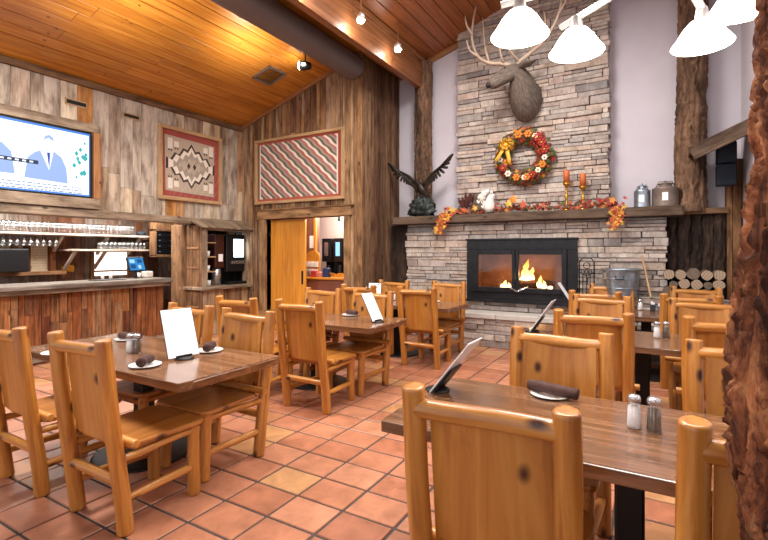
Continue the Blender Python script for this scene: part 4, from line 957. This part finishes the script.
# white fluffy bird / pine cone and dark corn
t = thing('fluffy_ornament', 'fluffy white ornament sitting among the mantel leaves', 'ornament', (-2.36, 7.52, MZ))
wf = mottled('white_fluff', '#d9d0c6', '#f2ece4', 50, .95, 0, .6)
obj('body', MB().sweep([(0, 0, .02), (0, 0, .09), (.0, 0, .17), (.02, -.01, .24), (.05, -.02, .29), (.09, -.02, .30)], [(.06, .07), (.1, .11), (.09, .1), (.065, .07), (.055, .06), (.02, .02)], 14), wf, t)
mb = MB()
for (a, b, r) in [(-.06, .06, .05), (-.12, .12, .06), (-.15, .2, .065), (-.14, .28, .065), (-.1, .34, .055), (-.05, .37, .04)]: mb.blob((a, .02, b), r, r*.8, r, .5, 3, 3)
obj('tail', mb, wf, t)
for s in (-1, 1): obj('ear', MB().sweep([(.04, -.02+s*.03, .32), (.045, -.02+s*.035, .38)], [.02, .005], 8), wf, t)
t = thing('fluffy_ornament', 'brown fluffy ornament beside the white one on the mantel', 'ornament', (-2.53, 7.56, MZ))
obj('body', MB().sweep([(0, 0, .02), (0, 0, .1), (.02, 0, .2), (.04, -.01, .27), (.08, -.02, .30)], [(.05, .06), (.08, .08), (.07, .07), (.05, .05), (.02, .02)], 12), M['fur'], t)
obj('tail', MB().sweep([(-.05, .02, .06), (-.11, .02, .16), (-.1, .02, .3), (-.03, .02, .36)], [.03, .055, .05, .02], 10), M['fur'], t)
t = thing('dried_seed_bunch', 'dark maroon bunch of dried stalks on the mantel beside the ornaments', 'dried flowers', (-2.78, 7.52, MZ))
for k in range(9):
    a = R.uniform(-.35, .35); b = R.uniform(-.2, .2); h = R.uniform(.26, .4); mb = MB().sweep([(0, 0, 0), (a*.15, b*.1, h*.4), (a*.4, b*.3, h*.8), (a*.5, b*.3, h)], [.006, .014, .028, .006], 8); obj('stalk', mb, mottled('maroon_seed_%d' % k, '#2c1412', '#5a241c', 60, .9, 0, .6), t)
# eagle
t = thing('eagle_statue', 'dark bronze eagle with raised wings on a rock base at the mantel end', 'statue', (-3.60, 7.50, MZ)); t.scale = (.88, .8, .9)
mb = MB(); mb.blob((0, 0, .13), .25, .15, .17, .5, 1.6, 4); mb.blob((.14, 0, .25), .12, .1, .14, .5, 2, 3); mb.blob((-.06, 0, .27), .13, .1, .12, .5, 2, 3)
for v in mb.v: v.z = max(v.z, 0)
obj('rock_base', mb, M['verdigris'], t)
obj('body', MB().sweep([(.14, .03, .34), (.1, .02, .40), (.05, .01, .47), (.0, 0, .56), (-.035, -.01, .63), (-.06, -.02, .67), (-.10, -.03, .70), (-.15, -.04, .695), (-.19, -.05, .67)], [(.015, .05), (.03, .07), (.07, .08), (.085, .085), (.06, .06), (.042, .042), (.045, .042), (.025, .022), (.004, .004)], 14, up=(0, 1, 0)), M['bronze'], t)
for s, (tx_, tz_) in ((-1, (-.58, 1.0)), (1, (.56, 1.04))):
    sh = V((.0+s*.05, 0, .6)); tip = V((tx_, -.04, tz_)); d = tip-sh; up = V((-d.z*s, 0, d.x*s)).normalized()*-1
    # wing: leading edge curve on top, feathers below
    mb = MB(); n = 11; el = sh+d*.42+V((0, 0, .05))
    lead = [sh.lerp(el, i/4) for i in range(5)]+[el.lerp(tip, i/5) for i in range(1, 6)]
    mb.sweep(lead, [.045, .045, .04, .035, .03, .026, .02, .016, .012, .008], 8)
    for i in range(17):
        f = i/16; p = (sh.lerp(el, f/.45) if f < .45 else el.lerp(tip, (f-.45)/.55)); Lf = .17+.015*math.sin(i) if f < .55 else .17+.08*(f-.55)
        dn = (V((-s*.25, 0, -1)).lerp(V((s*.75, 0, .55)), f**1.8)).normalized()
        q = p+dn*Lf; q.y -= .03*f
        mb.sweep([p, p.lerp(q, .5)+V((0, -.01, 0)), p.lerp(q, .88), q], [(.01, .03), (.009, .034), (.006, .027), (.002, .006)], 6, up=(0, 1, 0))
    obj('wing', mb, M['bronze'], t)
mb = MB()
for k in range(5): a = -.2+k*.1; mb.sweep([(.12, .02, .38), (.2+.02*k, .02+a*.2, .29-.02*k), (.25, .02+a*.4, .2)], [(.01, .03), (.01, .035), (.004, .02)], 6, up=(0, 1, 0))
obj('tail_feathers', mb, M['bronze'], t)
for s in (-1, 1): obj('leg', MB().sweep([(.0+s*.035, 0, .5), (-.02+s*.045, -.02, .4), (-.03+s*.05, -.03, .33)], [.04, .025, .018], 8).sweep([(-.03+s*.05, -.03, .34), (-.07+s*.05, -.06, .32)], [.015, .006], 6), M['bronze'], t)
# candlesticks
for (x, h, l) in [(-1.16, .42, 'taller brass candlestick with an orange candle on the mantel'), (-.93, .35, 'shorter brass candlestick with an orange candle on the mantel')]:
    t = thing('candlestick', l, 'candlestick', (x, 7.52, MZ))
    obj('stick', MB().lathe([(.001, 0), (.065, 0), (.065, .012), (.03, .03), (.018, .05), (.028, .075), (.014, .1), (.02, h*.42), (.032, h*.5), (.014, h*.6), (.014, h*.82), (.03, h*.88), (.055, h*.95), (.055, h), (.001, h)], (0, 0, 0), 20), M['gold'], t)
    obj('candle', MB().lathe([(.001, h), (.046, h), (.047, h+.19), (.04, h+.195), (.001, h+.188)], (0, 0, 0), 20), M['candle'], t); obj('wick', MB().log((0, 0, h+.18), (0, 0, h+.215), .003, .003, 6, 2, 0, .001), M['blackmat'], t)
# milk cans
def can(x, r, h, m, l, spout):
    t = thing('milk_can', l, 'can', (x, 7.64, MZ))
    obj('body', MB().lathe([(.001, 0), (r, 0), (r*1.02, .01), (r, .02), (r, h*.78), (r*1.02, h*.8), (r*.8, h*.88), (r*.5, h*.92), (r*.5, h*.97), (r*.55, h), (.001, h)], (0, 0, 0), 24), m, t)
    obj('handle', MB().sweep([(r*.7, 0, h*.86), (r*.5, 0, h*1.12), (-r*.5, 0, h*1.12), (-r*.7, 0, h*.86)], .007, 8), m, t)
    obj('label_card', MB().bb(-.04, .03, -r-.006, -r+.004, h*.25, h*.6), M['paper'], t)
    obj('lid', MB().lathe([(r*.56, h), (r*.56, h+.012), (.012, h+.03), (.012, h+.05), (.001, h+.055)], (0, 0, 0), 18), m, t)
can(-.155, .105, .30, M['galv'], 'small blue-grey metal can on the mantel with a white card', 1)
can(.13, .165, .32, mottled('rusty_brown_tin', '#6a5c54', '#8a7a70', 8, .5, .4, .1), 'larger brown metal can at the mantel end beside the log column', 0)
# wreath
t = thing('autumn_wreath', 'round autumn wreath with a yellow bow hung on the stone chimney', 'wreath', (-1.82, 7.60, 3.03))
mb = MB(); mb.sweep([(.34*math.cos(a), 0, .34*math.sin(a)) for a in [k*PI/16 for k in range(33)]], .05, 8, 4)
for i in range(640):
    a = R.uniform(0, 2*PI); b = R.uniform(0, 2*PI); r = R.uniform(.07, .15); c_ = .34+r*math.cos(b)
    p = V((c_*math.cos(a), -abs(r*math.sin(b))*.8, c_*math.sin(a))); red = (-.2 < math.sin(a) < .9 and math.cos(a) > .2)
    leaf(mb, p, (math.cos(a)*math.cos(b), -1, math.sin(a)*math.cos(b)), R.uniform(.028, .05), R.choice([2, 6, 6, 5, 1] if red else [5, 5, 5, 4, 4, 1, 0, 2]))
obj('foliage', mb, LM, t)
def flower(mb, p, s, m, c):
    for k in range(6):
        a = k*PI/3; q = V(p)+V((math.cos(a)*s*.6, -.01, math.sin(a)*s*.6)); leafv = V((math.cos(a)*.5, -1, math.sin(a)*.5)); mb.blob(q, s*.42, s*.15, s*.42, .1, 2, 1, m)
    mb.blob(V(p)+V((0, -.025, 0)), s*.25, s*.2, s*.25, 0, 1, 1, c)
cream = flat('cream_petal', '#efe6d4', .6); orng = flat('orange_petal', '#d07a28', .6); yel = flat('yellow_ribbon', '#e6b13a', .5); redp = flat('red_petal', '#9c2018', .6)
for (a, s, m) in [(100, .09, orng), (75, .085, orng), (55, .06, cream), (30, .09, redp), (10, .09, redp), (-10, .06, cream), (-28, .08, orng), (-45, .06, cream), (-65, .08, redp), (-85, .06, cream), (-105, .08, orng), (-130, .07, cream), (-150, .08, redp), (185, .06, cream), (48, .09, redp), (-78, .08, orng)]:
    ar = math.radians(a); mb = MB(); flower(mb, (.35*math.cos(ar), -.11, .35*math.sin(ar)), s*.8, 0, 1); obj('flower', mb, [m, LM[3]], t)
mb = MB(); cb = V((-.24, -.16, .18))
for k in range(8):
    a = k*PI/4+.2; r = .1; e = cb+V((math.cos(a)*r*1.3, -.03, math.sin(a)*r*1.1)); sd_ = V((-math.sin(a), 0, math.cos(a)))*.035
    mb.sweep([cb, cb.lerp(e, .5)+V((0, -.05, 0)), e, cb.lerp(e, .5)+V((0, .02, 0)), cb], [(.004, .015), (.004, .035), (.004, .045), (.004, .03), (.004, .015)], 6, up=(0, 1, 0))
mb.blob(cb+V((0, -.04, 0)), .035, .03, .035, .1)
mb.sweep([cb, cb+V((.03, -.04, -.12)), cb+V((.05, -.03, -.22)), cb+V((.06, -.03, -.3))], [(.003, .02), (.003, .035), (.003, .035), (.003, .03)], 6, up=(0, 1, 0))
mb.sweep([cb, cb+V((-.06, -.04, -.1)), cb+V((-.12, -.03, -.18)), cb+V((-.17, -.03, -.24))], [(.003, .02), (.003, .03), (.003, .03), (.003, .03)], 6, up=(0, 1, 0))
obj('bow', mb, yel, t)
# deer / elk mount
t = thing('mounted_elk_head', 'mounted grey-brown elk head with large antlers on the chimney stone', 'hunting trophy')
P = [(-1.78, 7.72, 3.92), (-1.78, 7.6, 3.93), (-1.785, 7.48, 4.0), (-1.80, 7.38, 4.12), (-1.83, 7.30, 4.24), (-1.88, 7.24, 4.30), (-1.95, 7.2, 4.27), (-2.03, 7.13, 4.20), (-2.10, 7.06, 4.13), (-2.16, 7.0, 4.08), (-2.20, 6.97, 4.06)]
rr = [(.38, .24), (.38, .25), (.31, .23), (.24, .19), (.19, .155), (.165, .14), (.15, .12), (.13, .105), (.115, .095), (.105, .085), (.065, .055)]
body = obj('head_and_neck', MB().sweep(P, rr, 20), M['fur'], t); sm = body.modifiers.new('s', 'SUBSURF'); sm.levels = 1; sm.render_levels = 1
obj('muzzle', MB().blob((-2.205, 6.968, 4.055), .04, .045, .045, .05, 1, 2), M['blackmat'], t)
for s in (-1, 1): obj('eye', MB().blob((-1.965+.02*s, 7.19+.09*s, 4.315), .022, .022, .022, 0, 1, 2), M['black'], t)
obj('ear', MB().sweep([(-1.80, 7.2, 4.30), (-1.66, 7.13, 4.34), (-1.50, 7.10, 4.36)], [(.02, .04), (.035, .1), (.004, .008)], 10), M['fur'], t)
obj('ear', MB().sweep([(-1.9, 7.36, 4.4), (-1.95, 7.46, 4.47), (-1.98, 7.54, 4.5)], [(.015, .03), (.02, .05), (.004, .008)], 10), M['fur'], t)
def smooth(p, n=5):
    p = [V(q) for q in p]; out = []
    for i in range(len(p)-1):
        a, b, c_, d = p[max(i-1, 0)], p[i], p[i+1], p[min(i+2, len(p)-1)]
        for k in range(n):
            u = k/n; out.append(.5*((2*b)+(c_-a)*u+(2*a-5*b+4*c_-d)*u*u+(3*b-a-3*c_+d)*u**3))
    return out+[p[-1]]
def antler(main, tines):
    mb = MB(); q = smooth(main); n = len(q); mb.sweep(q, [.038-.026*i/n for i in range(n)], 9)
    for tn in tines: q = smooth(tn, 4); m = len(q); mb.sweep(q, [.024-.019*i/m for i in range(m)], 7)
    return mb
obj('antler', antler([(-1.93, 7.22, 4.39), (-2.08, 7.16, 4.43), (-2.24, 7.12, 4.46), (-2.42, 7.1, 4.60), (-2.51, 7.1, 4.88), (-2.50, 7.12, 5.18), (-2.46, 7.15, 5.42)],
    [[(-2.02, 7.18, 4.42), (-2.03, 7.06, 4.50), (-2.05, 7.0, 4.66)], [(-2.42, 7.1, 4.60), (-2.52, 7.02, 4.68), (-2.56, 6.98, 4.84)], [(-2.24, 7.12, 4.47), (-2.31, 7.12, 4.75), (-2.35, 7.14, 5.2)], [(-2.5, 7.1, 4.95), (-2.58, 7.05, 5.1), (-2.6, 7.02, 5.25)]]), M['antler'], t)
obj('antler', antler([(-1.87, 7.28, 4.39), (-1.76, 7.24, 4.45), (-1.60, 7.2, 4.53), (-1.42, 7.16, 4.64), (-1.25, 7.13, 4.86), (-1.17, 7.12, 5.12), (-1.2, 7.13, 5.4)],
    [[(-1.8, 7.26, 4.43), (-1.86, 7.14, 4.5), (-1.93, 7.08, 4.62)], [(-1.6, 7.2, 4.53), (-1.6, 7.1, 4.66), (-1.62, 7.06, 4.8)], [(-1.4, 7.16, 4.66), (-1.38, 7.08, 4.86), (-1.4, 7.05, 5.02)], [(-1.21, 7.13, 4.97), (-1.1, 7.08, 5.1), (-1.06, 7.06, 5.22)]]), M['antler'], t)

# ------------------------------------------------------------------ right end: tub, tools, firewood, roof, speaker
t = thing('washtub', 'round galvanised washtub standing on the stone ledge beside the fireplace', 'tub', (-.41, 7.33, .882))
prof = [(.001, 0), (.21, 0), (.215, .01)]+[(.215+.045*k/8, .01+.34*k/8+0) for k in range(1, 9)]+[(.268, .355), (.272, .37), (.262, .372), (.25, .35), (.205, .02), (.001, .02)]
t.location.y = 7.30
obj('tub_body', MB().lathe([(r*.93, z*1.04) for r, z in prof], (0, 0, 0), 36), M['galv'], t)
for z in (.12, .25): obj('hoop', MB().sweep([((.2+.05*z/.35+.006)*math.cos(a), (.2+.05*z/.35+.006)*math.sin(a), z) for a in [k*PI/16 for k in range(33)]], .006, 6), M['galv'], t)
obj('handle', MB().sweep([(-.05, -.245, .29), (-.05, -.262, .25), (.05, -.262, .25), (.05, -.245, .29)], .007, 6), M['iron'], t)
tl = thing('fireplace_tool_rack', 'black wrought iron tool stand between the insert and washtub', 'tool stand', (-.86, 7.38, .451))
obj('scroll_frame', MB().sweep([(-.1, 0, 0), (-.1, 0, .9), (-.06, 0, .96), (.06, 0, .96), (.1, 0, .9), (.1, 0, 0)], .009, 6).bb(-.12, .12, -.09, .09, 0, .02).sweep([(-.1, 0, .75), (0, 0, .7), (.1, 0, .75)], .007, 6).sweep([(.045*math.cos(a), 0, .85+.045*math.sin(a)) for a in [k*PI/8 for k in range(17)]], .006, 6), M['iron'], tl)
for x in (-.05, 0, .05): obj('tool', MB().sweep([(x, -.03, .72), (x, -.03, .14)], .007, 6).blob((x, -.03, .12), .022, .01, .045, .1, 1, 2).sweep([(x+.02*math.cos(a), -.03, .76+.035*math.sin(a)) for a in [k*PI/6 for k in range(13)]], .005, 6), M['iron'], tl)
mb = MB().log((-.04, 7.20, .885), (-.155, 7.45, 1.45), .016, .014, 8, 4, .004, .004); tag(obj('wooden_stick', mb, M['frame']), 'pale wooden handle leaning on stones beside the washtub', 'stick')
# firewood
wend = NT('split_log_end'); g_ = wend.gco(); wn = wend.n('ShaderNodeTexWave', wave_type='RINGS', rings_direction='Z'); wn.inputs['Scale'].default_value = 10; wn.inputs['Distortion'].default_value = 2
wend.l(g_, wn.inputs[0]); wend.l(wend.ramp(wn.outputs[0], [(0, '#8a7360'), (1, '#a8937c')]), wend.b.inputs['Base Color']); wend.b.inputs['Roughness'].default_value = .8
fire = []
for k in range(3):
    r = (.05, .064, .076)[k]; mb = MB().log((0, 0, 0), (0, .36, 0), r, r*.96, 14, 6, .01, .0, mat=0, capmat=1, amp=.008)
    fire.append(obj('firewood_log', mb, [M['bark_dark'] if k != 1 else M['bark_brown'], wend.m if k == 1 else mottled('weathered_log_end_%d' % k, '#4f4238', '#7d6c5c', 14, .9, 0, .3)]))
fu = {}
z = .885; xl = BX1-.06; row = 0
while row < 3:
    x = xl+.02+(.07 if row % 2 else 0); hs = []
    while x < .82-.08:
        k = R.choice([0, 1, 2, 1]); r = (.05, .064, .076)[k]
        if k not in fu: fu[k] = 1; o = fire[k]
        else: o = fire[k].copy(); COL.objects.link(o)
        o.location = (x+r, 7.34+R.uniform(-.06, .04), z+r+.004); o.rotation_euler = (0, R.uniform(0, 6.28), 0); tag(o, 'cut firewood log in the stack beside the fireplace', 'log', 'stacked firewood logs'); x += 2*r+.006; hs.append(r)
    z += .122; row += 1
# small sloped roof
sr = thing('sloped_wall_roof', 'short sloping timber roof jutting from the right wall over the speaker', 'roof')
ma = math.atan2(.23, .5); Mr = Matrix.Rotation(-ma, 3, 'Y'); mb = MB()
for k in range(5): mb.box((.72, 6.93+k*.13+.06, 2.95), (.72, .127, .03), 'x', Mr)
obj('roof_boards', mb, M['barn_dark'], sr, .004); mb = MB(); mb.box((.72, 6.9, 2.87), (.72, .05, .17), 'x', Mr); obj('fascia', mb, M['mantel'], sr, .006)
obj('eave_board', MB().bb(.455, .49, 6.9, 7.57, 2.72, 2.82, 'y'), M['barn_dark'], sr, .006)
spk = thing('wall_speaker', 'blue-black two part loudspeaker mounted under the small sloped roof', 'speaker', (.81, 7.52, 2.37))
obj('upper_cabinet', MB().bb(-.105, .105, -.09, .12, .29, .56), flat('blue_black_cloth', '#1c2836', .8), spk, .012)
obj('lower_cabinet', MB().bb(-.105, .105, -.09, .12, 0, .275), flat('blue_black_cloth_b', '#1a2532', .8), spk, .012)
obj('bracket', MB().bb(-.02, .02, .1, .43, .2, .3), M['black'], spk)

# ------------------------------------------------------------------ chandelier
ch = thing('chandelier', 'pale metal chandelier with glowing white bell glass shades', 'chandelier', (0, 0, 0))
hub = V((.06, 1.98, 2.56))
obj('hub', MB().lathe([(.001, -.05), (.05, -.04), (.07, 0), (.05, .05), (.015, .1), (.015, 1.9)], hub, 20), M['silver'], ch)
SH = [(-.454, 1.83), (-.285, 2.10), (.166, 2.28), (.27, 2.02)]
for (x, y) in SH:
    top = V((x, y, 2.44)); d = (top-hub); d.z = 0; d.normalize()
    out = top+d*.07+V((0, 0, .03))
    ar = obj('arm', MB().sweep([hub, hub.lerp(out, .5)+V((0, 0, .0)), out], [(.012, .017), (.012, .017), (.012, .017)], 8), M['silver'], ch)
    obj('socket', MB().lathe([(.001, .05), (.02, .05), (.028, .0), (.03, -.01)], top, 14), M['silver'], ch)
    obj('lamp_shade', MB().lathe([(.026, 0), (.045, -.008), (.068, -.035), (.09, -.072), (.11, -.100), (.108, -.102), (.087, -.074), (.062, -.036), (.03, -.006)], top, 32), M['shade'], ch)
    obj('bulb', MB().blob(top+V((0, 0, -.055)), .026, .026, .032, 0, 1, 2), M['bulb'], ch)
    point('chandelier_light', top+V((0, 0, -.16)), 6, NEUT, .06)
